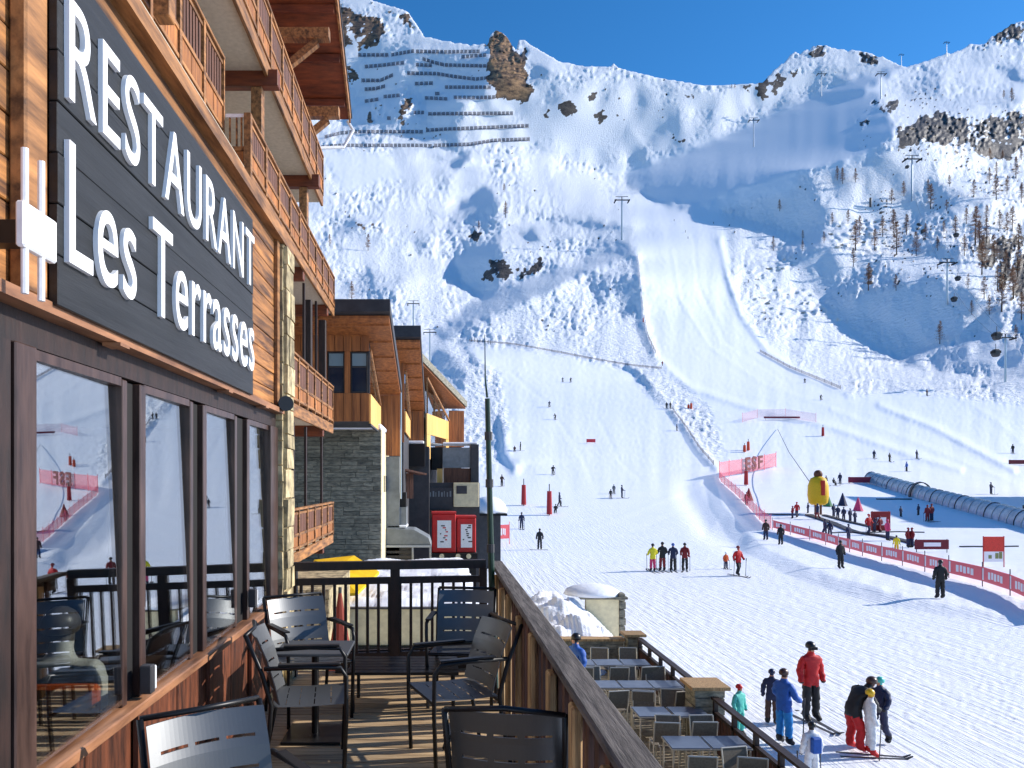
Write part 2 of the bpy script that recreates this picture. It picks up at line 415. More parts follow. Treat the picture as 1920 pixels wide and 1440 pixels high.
k1 = np.clip((GV-1030)/20, 0, 1)
D = D*(1-k1) + Df*k1
VT = np.interp(UU, SKY[:, 0], SKY[:, 1]) + 1.6*np.interp(UU, np.arange(-300, 2500, 6), rng.standard_normal(467))*np.interp(UU, [600, 800, 1000, 1400, 1440, 1700, 1800, 1900], [1, .8, .5, .3, 1, .5, 1, 1])

# low banks of snow along the near run and under the banner fence, in metres
Lx = np.interp(GV, [890,950,1000,1036,1085,1132,1167,1200], [1318,1330,1365,1398,1490,1640,1850,2050])
Rx = np.interp(GV, [890,950,1000,1020,1050,1080,1110,1140,1180], [1345,1390,1446,1505,1602,1725,1830,1925,2050])
wl_ = np.clip(1.3*F/D, 10, 60)
wob = 1+.05*fft_noise(GU.shape, ST, 60, 51, .6)
s1 = np.clip((GU-Lx)/(wl_*1.3), 0, 1)*np.clip(1-(GU-Lx-wl_*1.3)/np.maximum(Rx-Lx-wl_, 20), 0, 1)*.30
s2 = np.clip((GU-(Rx-wl_))/wl_, 0, 1)*np.clip(1-(GU-Rx)/420, .35, 1)*.28
fade = np.clip((GV-890)/40, 0, 1)*np.clip((1190-GV)/70, 0, 1)
ZB = (s1+s2)*fade*wob
ZB += .004*fft_noise(GU.shape, ST, 26, 52, .5)*np.clip((GV-1000)/60, 0, 1)*np.clip((1420-GV)/80, 0, 1)
# the shady hollow left of the bend and long low swells on the flat
ZB += line_bump([(1290,925),(1330,990),(1380,1015)], -.35, 16)

def ground_D(u, v): return float(bil(D, UU, VV, np.array([float(u)]), np.array([float(v)]))[0])
def G(u, v):
    p = P(u, v, ground_D(u, v)); p.z += float(bil(ZB, UU, VV, np.array([float(u)]), np.array([float(v)]))[0])
    return p

def build_terrain():
    ul = np.arange(-2400, U0-1, 120.0); ur = np.arange(U1+60, 5200, 120.0)
    ALLU = np.concatenate([ul, UU, ur])
    vx = np.array([1480,1520,1580,1660,1760,1900,2150,2600,3400,5000,9000], float)
    idx = np.clip(np.searchsorted(UU, ALLU), 0, NU-1)
    Dg = D[:, idx]
    vt = np.interp(ALLU, SKY[:, 0], SKY[:, 1]); vt[len(ul):len(ul)+NU] = VT
    V = np.repeat(VV[:, None], len(ALLU), 1); U = np.repeat(ALLU[None, :], NV, 0)
    ex = np.maximum(vt[None, :]-V, 0)
    jt = np.clip(((vt - V0)/ST).astype(int), 0, NV-1)
    Dt = Dg[jt, np.arange(len(ALLU))][None, :]
    Dc = np.where(ex > 0, Dt*(1+ex*.0035), Dg); Vc = np.where(ex > 0, vt[None, :]+ex*.9, V)
    X = (U-CX)/F*Dc; Y = Dc; Z = EYE-(Vc-CY)/F*Dc
    Z = Z + ZB[:, idx]*(ex == 0)
    Ux = np.repeat(ALLU[None, :], len(vx), 0); Vx = np.repeat(vx[:, None], len(ALLU), 1)
    Dx = (EYE+3.85)*F/(Vx-CY)
    # far outside the frame the valley floor stays at road level
    X = np.vstack([X, (Ux-CX)/F*Dx]); Y = np.vstack([Y, Dx]); Z = np.vstack([Z, EYE-(Vx-CY)/F*Dx])
    nr, nc = X.shape
    co = np.stack([X, Y, Z], -1).reshape(-1, 3).astype(np.float32)
    i = np.arange(nr*nc).reshape(nr, nc)
    q = np.stack([i[1:, :-1], i[1:, 1:], i[:-1, 1:], i[:-1, :-1]], -1).reshape(-1, 4)
    me = bpy.data.meshes.new('snow_slope')
    me.vertices.add(len(co)); me.vertices.foreach_set('co', co.ravel())
    me.loops.add(q.size); me.loops.foreach_set('vertex_index', q.ravel().astype(np.int32))
    me.polygons.add(len(q)); me.polygons.foreach_set('loop_start', np.arange(0, q.size, 4, dtype=np.int32))
    me.update(calc_edges=True); me.validate()
    me.polygons.foreach_set('use_smooth', np.ones(len(me.polygons), bool))
    def att(name, M):
        full = np.zeros((nr, nc), np.float32); full[:NV] = M[:, idx]
        a = me.attributes.new(name, 'FLOAT', 'POINT'); a.data.foreach_set('value', full.ravel())
    att('rock', ROCKM); att('wild', ROUGH); att('near', np.clip((GV-880)/120, 0, 1))
    att('warm', np.clip(tower + .45*np.clip((820-GU)/50, 0, 1)*(RK > .1), 0, 1))
    me.materials.append(snow_mountain_mat())
    o = bpy.data.objects.new('snow_slope', me); C.objects.link(o)
    tag(o, 'snow covered mountainside and ski runs down to the village', kind='structure')
    return o

def snow_mountain_mat():
    m = mat('snow', (.86,.885,.93,1), .55, 0, .25); N, L, B = nodes(m)
    ra = N.new('ShaderNodeAttribute'); ra.attribute_name = 'rock'
    wa = N.new('ShaderNodeAttribute'); wa.attribute_name = 'wild'
    wm = N.new('ShaderNodeAttribute'); wm.attribute_name = 'warm'
    ge = N.new('ShaderNodeNewGeometry')
    # rock colour
    n1 = N.new('ShaderNodeTexNoise'); n1.inputs['Scale'].default_value = .06; n1.inputs['Detail'].default_value = 8; n1.inputs['Roughness'].default_value = .7
    L.new(ge.outputs['Position'], n1.inputs['Vector'])
    r1 = N.new('ShaderNodeValToRGB'); e = r1.color_ramp.elements
    e[0].position = .35; e[0].color = srgb(34,33,36); e[1].position = .68; e[1].color = srgb(104,94,84)
    L.new(n1.outputs[0], r1.inputs[0])
    r2 = N.new('ShaderNodeValToRGB'); e = r2.color_ramp.elements
    e[0].position = .38; e[0].color = srgb(62,50,42); e[1].position = .62; e[1].color = srgb(186,146,104)
    L.new(n1.outputs[0], r2.inputs[0])
    mw = N.new('ShaderNodeMix'); mw.data_type = 'RGBA'
    L.new(wm.outputs['Fac'], mw.inputs[0]); L.new(r1.outputs[0], mw.inputs[6]); L.new(r2.outputs[0], mw.inputs[7])
    # snow tone
    n2 = N.new('ShaderNodeTexNoise'); n2.inputs['Scale'].default_value = .35; n2.inputs['Detail'].default_value = 6
    L.new(ge.outputs['Position'], n2.inputs['Vector'])
    r3 = N.new('ShaderNodeMix'); r3.data_type = 'RGBA'; r3.inputs[6].default_value = (.80,.84,.92,1); r3.inputs[7].default_value = (.90,.91,.93,1)
    L.new(n2.outputs[0], r3.inputs[0])
    mx = N.new('ShaderNodeMix'); mx.data_type = 'RGBA'
    nr_ = N.new('ShaderNodeTexNoise'); nr_.inputs['Scale'].default_value = .16; nr_.inputs['Detail'].default_value = 9; nr_.inputs['Roughness'].default_value = .72
    L.new(ge.outputs['Position'], nr_.inputs['Vector'])
    q1 = N.new('ShaderNodeMath'); q1.operation = 'MULTIPLY_ADD'; q1.inputs[1].default_value = 1.5; q1.inputs[2].default_value = -.75; L.new(nr_.outputs[0], q1.inputs[0])
    q2 = N.new('ShaderNodeMath'); q2.operation = 'ADD'; L.new(ra.outputs['Fac'], q2.inputs[0]); L.new(q1.outputs[0], q2.inputs[1])
    q3 = N.new('ShaderNodeMapRange'); q3.inputs[1].default_value = .40; q3.inputs[2].default_value = .52; L.new(q2.outputs[0], q3.inputs[0])
    q4 = N.new('ShaderNodeMath'); q4.operation = 'GREATER_THAN'; q4.inputs[1].default_value = .02; L.new(ra.outputs['Fac'], q4.inputs[0])
    q5 = N.new('ShaderNodeMath'); q5.operation = 'MULTIPLY'; L.new(q3.outputs[0], q5.inputs[0]); L.new(q4.outputs[0], q5.inputs[1])
    L.new(q5.outputs[0], mx.inputs[0]); L.new(r3.outputs[2], mx.inputs[6]); L.new(mw.outputs[2], mx.inputs[7])
    L.new(mx.outputs[2], B.inputs['Base Color'])
    # relief: groomer corduroy and ski tracks close by, crust on the wild slopes
    mp = N.new('ShaderNodeMapping'); mp.inputs['Rotation'].default_value = (0, 0, R(9)); mp.inputs['Scale'].default_value = (7.5, .3, 1)
    L.new(ge.outputs['Position'], mp.inputs[0])
    n3 = N.new('ShaderNodeTexNoise'); n3.inputs['Scale'].default_value = 1.0; n3.inputs['Detail'].default_value = 5; n3.inputs['Roughness'].default_value = .65
    L.new(mp.outputs[0], n3.inputs['Vector'])
    n4 = N.new('ShaderNodeTexNoise'); n4.inputs['Scale'].default_value = 3.2; n4.inputs['Detail'].default_value = 6
    L.new(ge.outputs['Position'], n4.inputs['Vector'])
    a1 = N.new('ShaderNodeMath'); a1.operation = 'ADD'; L.new(n3.outputs[0], a1.inputs[0]); n4m = N.new('ShaderNodeMath'); n4m.operation = 'MULTIPLY'; n4m.inputs[1].default_value = .45; L.new(n4.outputs[0], n4m.inputs[0]); L.new(n4m.outputs[0], a1.inputs[1])
    b1 = N.new('ShaderNodeBump'); b1.inputs['Strength'].default_value = .75; b1.inputs['Distance'].default_value = .10
    na = N.new('ShaderNodeAttribute'); na.attribute_name = 'near'
    nm_ = N.new('ShaderNodeMath'); nm_.operation = 'MULTIPLY_ADD'; nm_.inputs[1].default_value = .62; nm_.inputs[2].default_value = .16; L.new(na.outputs['Fac'], nm_.inputs[0]); L.new(nm_.outputs[0], b1.inputs['Strength'])
    L.new(a1.outputs[0], b1.inputs['Height'])
    n5 = N.new('ShaderNodeTexNoise'); n5.inputs['Scale'].default_value = .42; n5.inputs['Detail'].default_value = 6; n5.inputs['Roughness'].default_value = .65
    L.new(ge.outputs['Position'], n5.inputs['Vector'])
    b2 = N.new('ShaderNodeBump'); b2.inputs['Distance'].default_value = 1.6
    ws = N.new('ShaderNodeMath'); ws.operation = 'MULTIPLY'; ws.inputs[1].default_value = .95
    L.new(wa.outputs['Fac'], ws.inputs[0]); L.new(ws.outputs[0], b2.inputs['Strength'])
    L.new(n5.outputs[0], b2.inputs['Height']); L.new(b1.outputs[0], b2.inputs['Normal'])
    L.new(b2.outputs[0], B.inputs['Normal'])
    return m

terrain = build_terrain()
gp = MB().ab(-400, 400, -300, 1.0, -3.95, -3.86)
tag(gp.build('snow_ground', mat('snow_behind', (.86,.885,.93,1), .6, 0, .2)), 'flat snow lying under and behind the terrace', kind='structure')
# ------------------------------------------------------------------ materials of the near buildings
M = {}
M['plank'] = rough_mat('golden_planks', srgb(182,122,64), srgb(72,42,22), 5, .62, .6, (1,.3,4.5), rnd=.26, contrast=(.34,.64))
M['plankv'] = rough_mat('golden_planks_upright', srgb(190,122,60), srgb(104,56,26), 6, .62, .5, (3.2,3.2,.25), rnd=.22)
M['beam'] = rough_mat('pale_timber', srgb(182,126,74), srgb(84,54,30), 5, .6, .5, (3,.4,3), rnd=.18, contrast=(.34,.66))
M['rail_red'] = rough_mat('red_brown_slats', srgb(118,74,52), srgb(66,40,28), 7, .6, .4, (3,3,.3), rnd=.15)
M['redbeam'] = rough_mat('red_brown_beam', srgb(134,66,34), srgb(74,34,18), 5, .55, .35, (.4,2,2), rnd=.1)
M['stucco'] = rough_mat('cream_render', srgb(206,192,172), srgb(184,170,150), 14, .9, .3, dist=.004)
M['frame'] = rough_mat('brown_painted_frames', srgb(88,66,58), srgb(46,32,28), 9, .35, .12, (2,2,.3))
M['panel'] = rough_mat('weathered_brown_boards', srgb(120,68,44), srgb(44,24,18), 8, .5, .5, (3,3,.4), rnd=.3, contrast=(.34,.66))
M['sill'] = rough_mat('pale_sill', srgb(180,126,88), srgb(88,56,38), 6, .55, .3, (2,.3,2))
M['sign'] = rough_mat('charred_black_boards', srgb(40,41,43), srgb(16,17,18), 5, .5, .55, (2,.3,4), rnd=.22)
M['white'] = rough_mat('white_paint', srgb(246,246,246), srgb(226,227,229), 20, .4, .05)
M['dark'] = mat('black_metal', srgb(26,26,28), .4, .2)
M['rail'] = rough_mat('weathered_grey_wood', srgb(120,112,106), srgb(44,38,35), 9, .8, .9, (5,.4,3), rnd=.12)
M['darkrail'] = rough_mat('dark_stained_wood', srgb(54,34,28), srgb(24,15,13), 8, .55, .4, (3,3,.6), rnd=.2)
M['postwood'] = rough_mat('brown_railing_boards', srgb(96,54,36), srgb(44,24,18), 9, .7, .6, (4,4,.3), rnd=.25)
M['endwood'] = rough_mat('yellow_grey_boards', srgb(196,160,112), srgb(110,84,58), 9, .8, .8, (5,5,.35), rnd=.2)
M['deck'] = rough_mat('weathered_deck_planks', srgb(206,178,138), srgb(140,112,80), 6, .8, .6, (.4,6,3), rnd=.22)
M['stone'] = rough_mat('pale_facing_stone', srgb(222,202,156), srgb(88,78,62), 7, .85, 1.0, rnd=.35, dist=.02)
M['roofdark'] = rough_mat('dark_roof', srgb(58,60,66), srgb(34,36,42), 3, .5, .2)
M['snowcap'] = rough_mat('fresh_snow', (.88,.89,.93,1), (.82,.85,.92,1), 4, .6, .5, dist=.05)
M['black'] = mat('matt_black', srgb(22,20,20), .8)
M['interior'] = rough_mat('dim_room_wood', srgb(88,62,44), srgb(52,36,28), 5, .7, .2)

def glass_mat(name, refl=.55, tint=(.9,.94,.97,1), flat=False):
    m = bpy.data.materials.new(name); m.use_nodes = True; N, L = m.node_tree.nodes, m.node_tree.links
    N.remove(N['Principled BSDF']); out = N['Material Output']
    g = N.new('ShaderNodeBsdfGlossy'); g.inputs['Color'].default_value = tint; g.inputs['Roughness'].default_value = .01
    t = N.new('ShaderNodeBsdfTransparent'); t.inputs['Color'].default_value = (.95,.97,.96,1)
    fr = N.new('ShaderNodeLayerWeight'); fr.inputs[0].default_value = .35
    mr = N.new('ShaderNodeMapRange'); mr.inputs[3].default_value = refl; mr.inputs[4].default_value = 1.0
    mr.inputs[0].default_value = 0.0 if flat else .5
    if not flat: L.new(fr.outputs['Fresnel'], mr.inputs[0])
    mx = N.new('ShaderNodeMixShader'); L.new(mr.outputs[0], mx.inputs[0])
    L.new(t.outputs[0], mx.inputs[1]); L.new(g.outputs[0], mx.inputs[2]); L.new(mx.outputs[0], out.inputs[0])
    return m
M['glass'] = glass_mat('window_glass', .36, (.95,.98,1,1), True)
M['glassfar'] = glass_mat('far_window_glass', .55, (.8,.86,.92,1))

XF = -1.39
# ------------------------------------------------------------------ the restaurant wing with the window wall
wing = empty('restaurant_wing', (XF, 4, 0), 0, 'timber restaurant wing with four large windows behind the sign, on the left', 'building')
def wp(mb, name, m, **k):
    o = mb.build(name, M[m] if isinstance(m, str) else m, None, **k); o.parent = wing; o.matrix_parent_inverse = wing.matrix_world.inverted()
    CH.setdefault(wing.name, []).append(o); return o
bpy.context.view_layer.update()
# planks above the canopy ledge: z from eye+.60 to eye+2.03
z0, z1 = EYE+.615, EYE+2.03; n = 10; h = (z1-z0)/n
for i in range(n):
    wp(MB().ab(XF-.03, XF+.0+random.uniform(-.003,.003), .9, 6.34, z0+i*h+.006, z0+(i+1)*h), 'plank', 'plank', bevel=.004)
wp(MB().ab(XF-.09, XF-.035, .9, 6.34, EYE+.463, z1+.02), 'wall_core', 'black')
wp(MB().ab(-4.6, XF-.02, .9, 6.72, z1+.021, z1+.12), 'flat_roof', 'roofdark')
wp(MB().ab(XF-.02, XF+.07, .9, 6.74, z1+.0, z1+.09), 'eaves_board', 'beam')
wp(MB().ab(XF+.002, XF+.06, 2.40, 2.535, EYE+.615, z1-.004), 'corner_post', 'beam', bevel=.008)
wp(MB().ab(XF+.002, XF+.03, 6.25, 6.34, EYE+.615, z1-.004), 'trim_board', 'beam')
wp(MB().ab(XF-.03, XF+.07, .9, 6.34, EYE+.572, EYE+.612), 'ledge', 'sill')
for y in (3.05, 4.62, 5.6):
    wp(MB().ab(XF+.01, XF+.085, y, y+.09, EYE+.556, EYE+.57), 'ledge_bracket', 'sill')
wp(MB().ab(XF-.03, XF-.005, .9, 6.34, EYE+.46, EYE+.571), 'ledge_shadow_band', 'darkrail')  # dark strip that puts the ledge's shadow band into its colour
# window frames, glass set a little back; glass top eye+.42, bottom eye-.97
wins = [(2.55, 3.28), (3.52, 4.17), (4.44, 5.08), (5.44, 6.08)]
GT, GB = EYE+.42, EYE-.965
edges = [(2.42, 2.55)] + [(wins[i][1], wins[i+1][0]) for i in range(3)] + [(6.08, 6.34)]
for i, (a, b) in enumerate(edges):
    if i in (1, 2, 3):
        w_ = (b-a)
        wp(MB().ab(XF-.07, XF-.004, a, a+.05, GB-.03, EYE+.45), 'mullion', 'frame', bevel=.004)
        wp(MB().ab(XF-.05, XF-.030, a+.052, b-.072-.0, GB-.03, EYE+.45), 'mullion', 'black')
        wp(MB().ab(XF-.07, XF+.004, b-.068, b, GB-.03, EYE+.45), 'mullion', 'frame', bevel=.004)
    else:
        wp(MB().ab(XF-.05, XF+.015, a, b, GB-.03, EYE+.458), 'mullion', 'frame', bevel=.005)
wp(MB().ab(XF-.02, XF+.01, 2.30, 2.40, .1, EYE+.455), 'mullion', 'darkrail')
wp(MB().ab(XF-.02, XF-.004, .9, 2.28, .1, EYE+.455), 'end_boarding', mat('dark_red_door', srgb(92,44,36), .5))
for a, b in wins:
    w_ = MB().ab(XF-.05, XF-.008, a+.002, b-.002, GT, EYE+.457).build('window_frame', M['frame']); w_.parent = wing
    w_.matrix_parent_inverse = wing.matrix_world.inverted(); CH[wing.name].append(w_)
    g = MB()
    c = Vector((XF-.016, (a+b)/2, (GT+GB)/2))
    g.box((0,0,0), (.008, b-a+.03, GT-GB+.03))
    go = g.build('pane', M['glass']); go.parent = w_
    go.matrix_parent_inverse = wing.matrix_world.inverted()
    go.matrix_world = Matrix.Identity(4)
    go.matrix_parent_inverse = Matrix.Identity(4)
    go.location = c - Vector(wing.location) + Vector(wing.location); go.parent = None
    go['_pane'] = 1
    CH.setdefault(w_.name, []).append(go); go['_w'] = w_.name
PT, PY = R(-1.3), R(0.0)
for o in list(bpy.data.objects):
    if '_pane' in o:
        w_ = bpy.data.objects[o['_w']]
        o.rotation_euler = (0, PT, R(1.5)); loc = o.location.copy()
        bpy.context.view_layer.update()
        o.parent = w_; o.matrix_parent_inverse = w_.matrix_world.inverted()
        del o['_pane']; del o['_w']
# sill and boarded base
wp(MB().ab(XF-.05, XF+.055, 2.42, 6.34, EYE-1.04, EYE-.995), 'window_sill', 'sill', bevel=.006)
yy = 2.42; k = 0
while yy < 6.3:
    w_ = [.52, .46, .55, .5][k % 4]; y1 = min(yy+w_, 6.34)
    wp(MB().ab(XF-.03, XF+random.uniform(-.004,.006), yy+.006, y1-.006, .01, EYE-1.041), 'base_board', 'panel', bevel=.006)
    if k % 2 == 1: wp(MB().ab(XF+.007, XF+.03, y1-.035, y1+.035, .01, EYE-1.042), 'base_batten', 'panel')
    yy = y1; k += 1
wp(MB().ab(XF-.03, XF+.0, .9, 2.41, .01, EYE-1.0), 'base_board', 'panel')
# the room behind the glass
wp(MB().ab(-4.5, XF-.1, .9, 6.6, -.32, -.28), 'room_floor', 'interior')
wp(MB().ab(-4.55, -4.5, .9, 6.6, -.28, z1), 'room_wall', 'interior')
wp(MB().ab(-4.5, XF-.1, 6.55, 6.6, -.28, z1), 'room_wall', 'interior')
wp(MB().ab(-4.5, XF-.1, .85, .9, -.28, z1), 'room_wall', 'interior')
wp(MB().ab(-4.49, XF-.1, .91, 6.54, EYE+.47, EYE+.5), 'room_ceiling', 'interior')
wp(MB().ab(XF-.11, XF-.085, .9, 6.34, -.3, .74), 'room_wall', 'interior')

# stone pillar closing the wing
def wall_of_stones(mbs, x0, x1, y0, y1, z0, z1, hmin, hmax, face, wmin, wmax, prj=.02):
    """stones laid in courses on one face ('-y' or '+x'); returns a list of MB"""
    out = []; z = z0; r = random.Random(int(1000*(x0+y0+z0)) % 9999)
    while z < z1-.01:
        h = min(r.uniform(hmin, hmax), z1-z)
        t0, t1 = (x0, x1) if face == '-y' else (y0, y1); t = t0
        while t < t1-.01:
            w = r.uniform(wmin, wmax)
            if t1-t-w < wmin*.6: w = t1-t
            p = r.uniform(0, prj); g = .004+.01*min(h, .2)
            m_ = MB()
            if face == '-y': m_.ab(t+g, t+w-g, y0-.02-p, y0+.03, z+g, z+h-g)
            else: m_.ab(x1-.03, x1+.02+p, t+g, t+w-g, z+g, z+h-g)
            # uneven outline
            m_.v = [(a+r.uniform(-g,g)*.8, b+r.uniform(-g,g)*.8, c+r.uniform(-g,g)*.8) for a, b, c in m_.v]
            out.append(m_); t += w
        z += h
    return out
pil = empty('stone_pillar', (-1.36, 6.5, 0), 0, 'tall rough stone pillar at the far end of the window wall', 'pillar')
pc = MB().ab(-1.62, -1.335, 6.38, 6.70, -5.6+EYE, EYE+2.03).build('mortar_core', M['stone']); pc.parent = pil; pc.matrix_parent_inverse = Matrix.Translation((1.36,-6.5,0))
CH[pil.name] = [pc]
for face in ('-y', '+x'):
    for m_ in wall_of_stones(None, -1.42, -1.335, 6.38, 6.70, -1.0, EYE+2.02, .12, .26, face, .07 if face == '-y' else .12, .09 if face == '-y' else .2, .015):
        o = m_.build('stone', M['stone']); o.parent = pil; o.matrix_parent_inverse = Matrix.Translation((1.36,-6.5,0))
# floodlight on the pillar
fl = empty('floodlight', (-1.36, 6.3, EYE+.62), 0, 'small black floodlight on the stone pillar beside the ledge', 'lamp')
def loc_build(mb, name, m, parent, **k):
    """mesh given in world coordinates, kept in place under a parent that stands elsewhere"""
    o = mb.build(name, M[m] if isinstance(m, str) else m, None, **k)
    o.parent = parent; o.matrix_parent_inverse = (Matrix.Translation(parent.location) @ parent.rotation_euler.to_matrix().to_4x4()).inverted()
    CH.setdefault(parent.name, []).append(o); return o
loc_build(MB().tube([(-1.37,6.34,EYE+.62),(-1.30,6.22,EYE+.64),(-1.27,6.16,EYE+.645)], [.03,.055,.065], 12), 'lamp_head', 'dark', fl)
loc_build(MB().beam((-1.37,6.36,EYE+.60),(-1.33,6.26,EYE+.60),.02,.02), 'bracket', 'dark', fl)

# ------------------------------------------------------------------ the sign
sign = empty('restaurant_sign', (-1.32, 3.87, EYE+.60), 0, 'large black wooden sign lettered RESTAURANT Les Terrasses in white', 'sign')
sz0, sz1 = EYE+.60, EYE+1.825; n = 7; h = (sz1-sz0)/n
for i in range(n):
    loc_build(MB().ab(-1.335, -1.302+random.uniform(-.002,.002), 2.545, 5.20, sz0+i*h+.002, sz0+(i+1)*h-.002), 'plank', 'sign', sign, bevel=.003)
for y in (2.7, 3.9, 5.0):
    loc_build(MB().ab(-1.388, -1.336, y, y+.06, sz0+.05, sz1-.03), 'batten', 'black', sign)
def text_mesh(txt, sx, height, extrude=.006, weight=0):
    cu = bpy.data.curves.new('t', 'FONT'); cu.body = txt; cu.size = 1; cu.extrude = extrude
    cu.space_character = sx; cu.offset = weight
    o = bpy.data.objects.new('t', cu); C.objects.link(o)
    dg = bpy.context.evaluated_depsgraph_get(); dg.update()
    me = bpy.data.meshes.new_from_object(o.evaluated_get(dg))
    bpy.data.objects.remove(o); bpy.data.curves.remove(cu)
    return me
def lettering(txt, origin, ux, uy, width, height, parent, material, name='letter', extrude=.01, split=True, space=1.0, weight=0):
    """letters as flat cut-out shapes: origin = lower left corner, ux/uy = reading and up directions"""
    me = text_mesh(txt, space, 1, extrude, weight)
    n = len(me.vertices); co = np.zeros(n*3); me.vertices.foreach_get('co', co); co = co.reshape(-1, 3)
    x0, x1, y0, y1 = co[:,0].min(), co[:,0].max(), co[:,1].min(), co[:,1].max()
    ux = Vector(ux); uy = Vector(uy); uz = ux.cross(uy)
    bm = bmesh.new(); bm.from_mesh(me)
    for v in bm.verts:
        a = (v.co.x-x0)/(x1-x0)*width; b = (v.co.y-y0)/(y1-y0)*height
        v.co = Vector(origin) + ux*a + uy*b + uz*v.co.z
    bmesh.ops.remove_doubles(bm, verts=bm.verts, dist=1e-5)
    bm.to_mesh(me); bm.free()
    if not split:
        me.materials.append(material); o = bpy.data.objects.new(name, me); C.objects.link(o)
        o.parent = parent; o.matrix_parent_inverse = (Matrix.Translation(parent.location) @ parent.rotation_euler.to_matrix().to_4x4()).inverted()
        return [o]
    adj = [[] for _ in me.vertices]
    for e in me.edges: adj[e.vertices[0]].append(e.vertices[1]); adj[e.vertices[1]].append(e.vertices[0])
    comp = [-1]*len(adj); k = 0
    for i in range(len(adj)):
        if comp[i] >= 0: continue
        st = [i]; comp[i] = k
        while st:
            a = st.pop()
            for b in adj[a]:
                if comp[b] < 0: comp[b] = k; st.append(b)
        k += 1
    outs = []
    for c in range(k):
        ids = [i for i in range(len(adj)) if comp[i] == c]; mp = {a: j for j, a in enumerate(ids)}
        fs = [[mp[v] for v in p.vertices] for p in me.polygons if comp[p.vertices[0]] == c]
        m2 = bpy.data.meshes.new(name); m2.from_pydata([tuple(me.vertices[i].co) for i in ids], [], fs); m2.materials.append(material)
        o = bpy.data.objects.new(name, m2); C.objects.link(o)
        o.parent = parent; o.matrix_parent_inverse = (Matrix.Translation(parent.location) @ parent.rotation_euler.to_matrix().to_4x4()).inverted()
        outs.append(o)
    return outs
M['letter'] = mat('white_letters', srgb(250,250,250), .5)
bpy.context.view_layer.update()
lettering('RESTAURANT', (-1.292, 2.585, EYE+1.325), (0,1,0), (0,0,1), 2.57, .365, sign, M['letter'], space=1.12)
lettering('Les Terrasses', (-1.292, 2.585, EYE+.755), (0,1,0), (0,0,1), 2.57, .43, sign, M['letter'], space=1.08)

# white antenna box left of the sign
ab_ = empty('antenna_box', (-1.28, 2.25, EYE+.75), 0, 'small white box with four white rods on the timber post left of the sign', 'antenna')
loc_build(MB().ab(-1.228, -1.2, 2.155, 2.343, EYE+.682, EYE+.815), 'case', 'white', ab_, bevel=.006)
for y in (2.185, 2.275):
    loc_build(MB().tube([(-1.215,y,EYE+.816),(-1.215,y,EYE+.975)], .011, 8), 'rod', 'white', ab_)
    loc_build(MB().tube([(-1.215,y,EYE+.55),(-1.215,y,EYE+.681)], .011, 8), 'rod', 'white', ab_)
loc_build(MB().ab(-1.389, -1.229, 2.22, 2.28, EYE+.71, EYE+.78), 'wall_arm', 'dark', ab_)

# ------------------------------------------------------------------ the chalet behind: walls, balconies, roof
chalet = empty('chalet', (-4.5, 13, EYE-5.6), 0, 'big timber chalet with stacked wooden balconies behind the restaurant sign', 'building')
def cp(mb, name, m, **k): return loc_build(mb, name, m, chalet, **k)
G0 = EYE-5.6
cp(MB().ab(-9, -4.6, 2.0, 19.4, G0, EYE+8.6), 'wall', 'stucco')
cp(MB().ab(-4.6, -2.95, 7.0, 19.3, G0, EYE-2.9), 'ground_floor_wall', 'stucco')
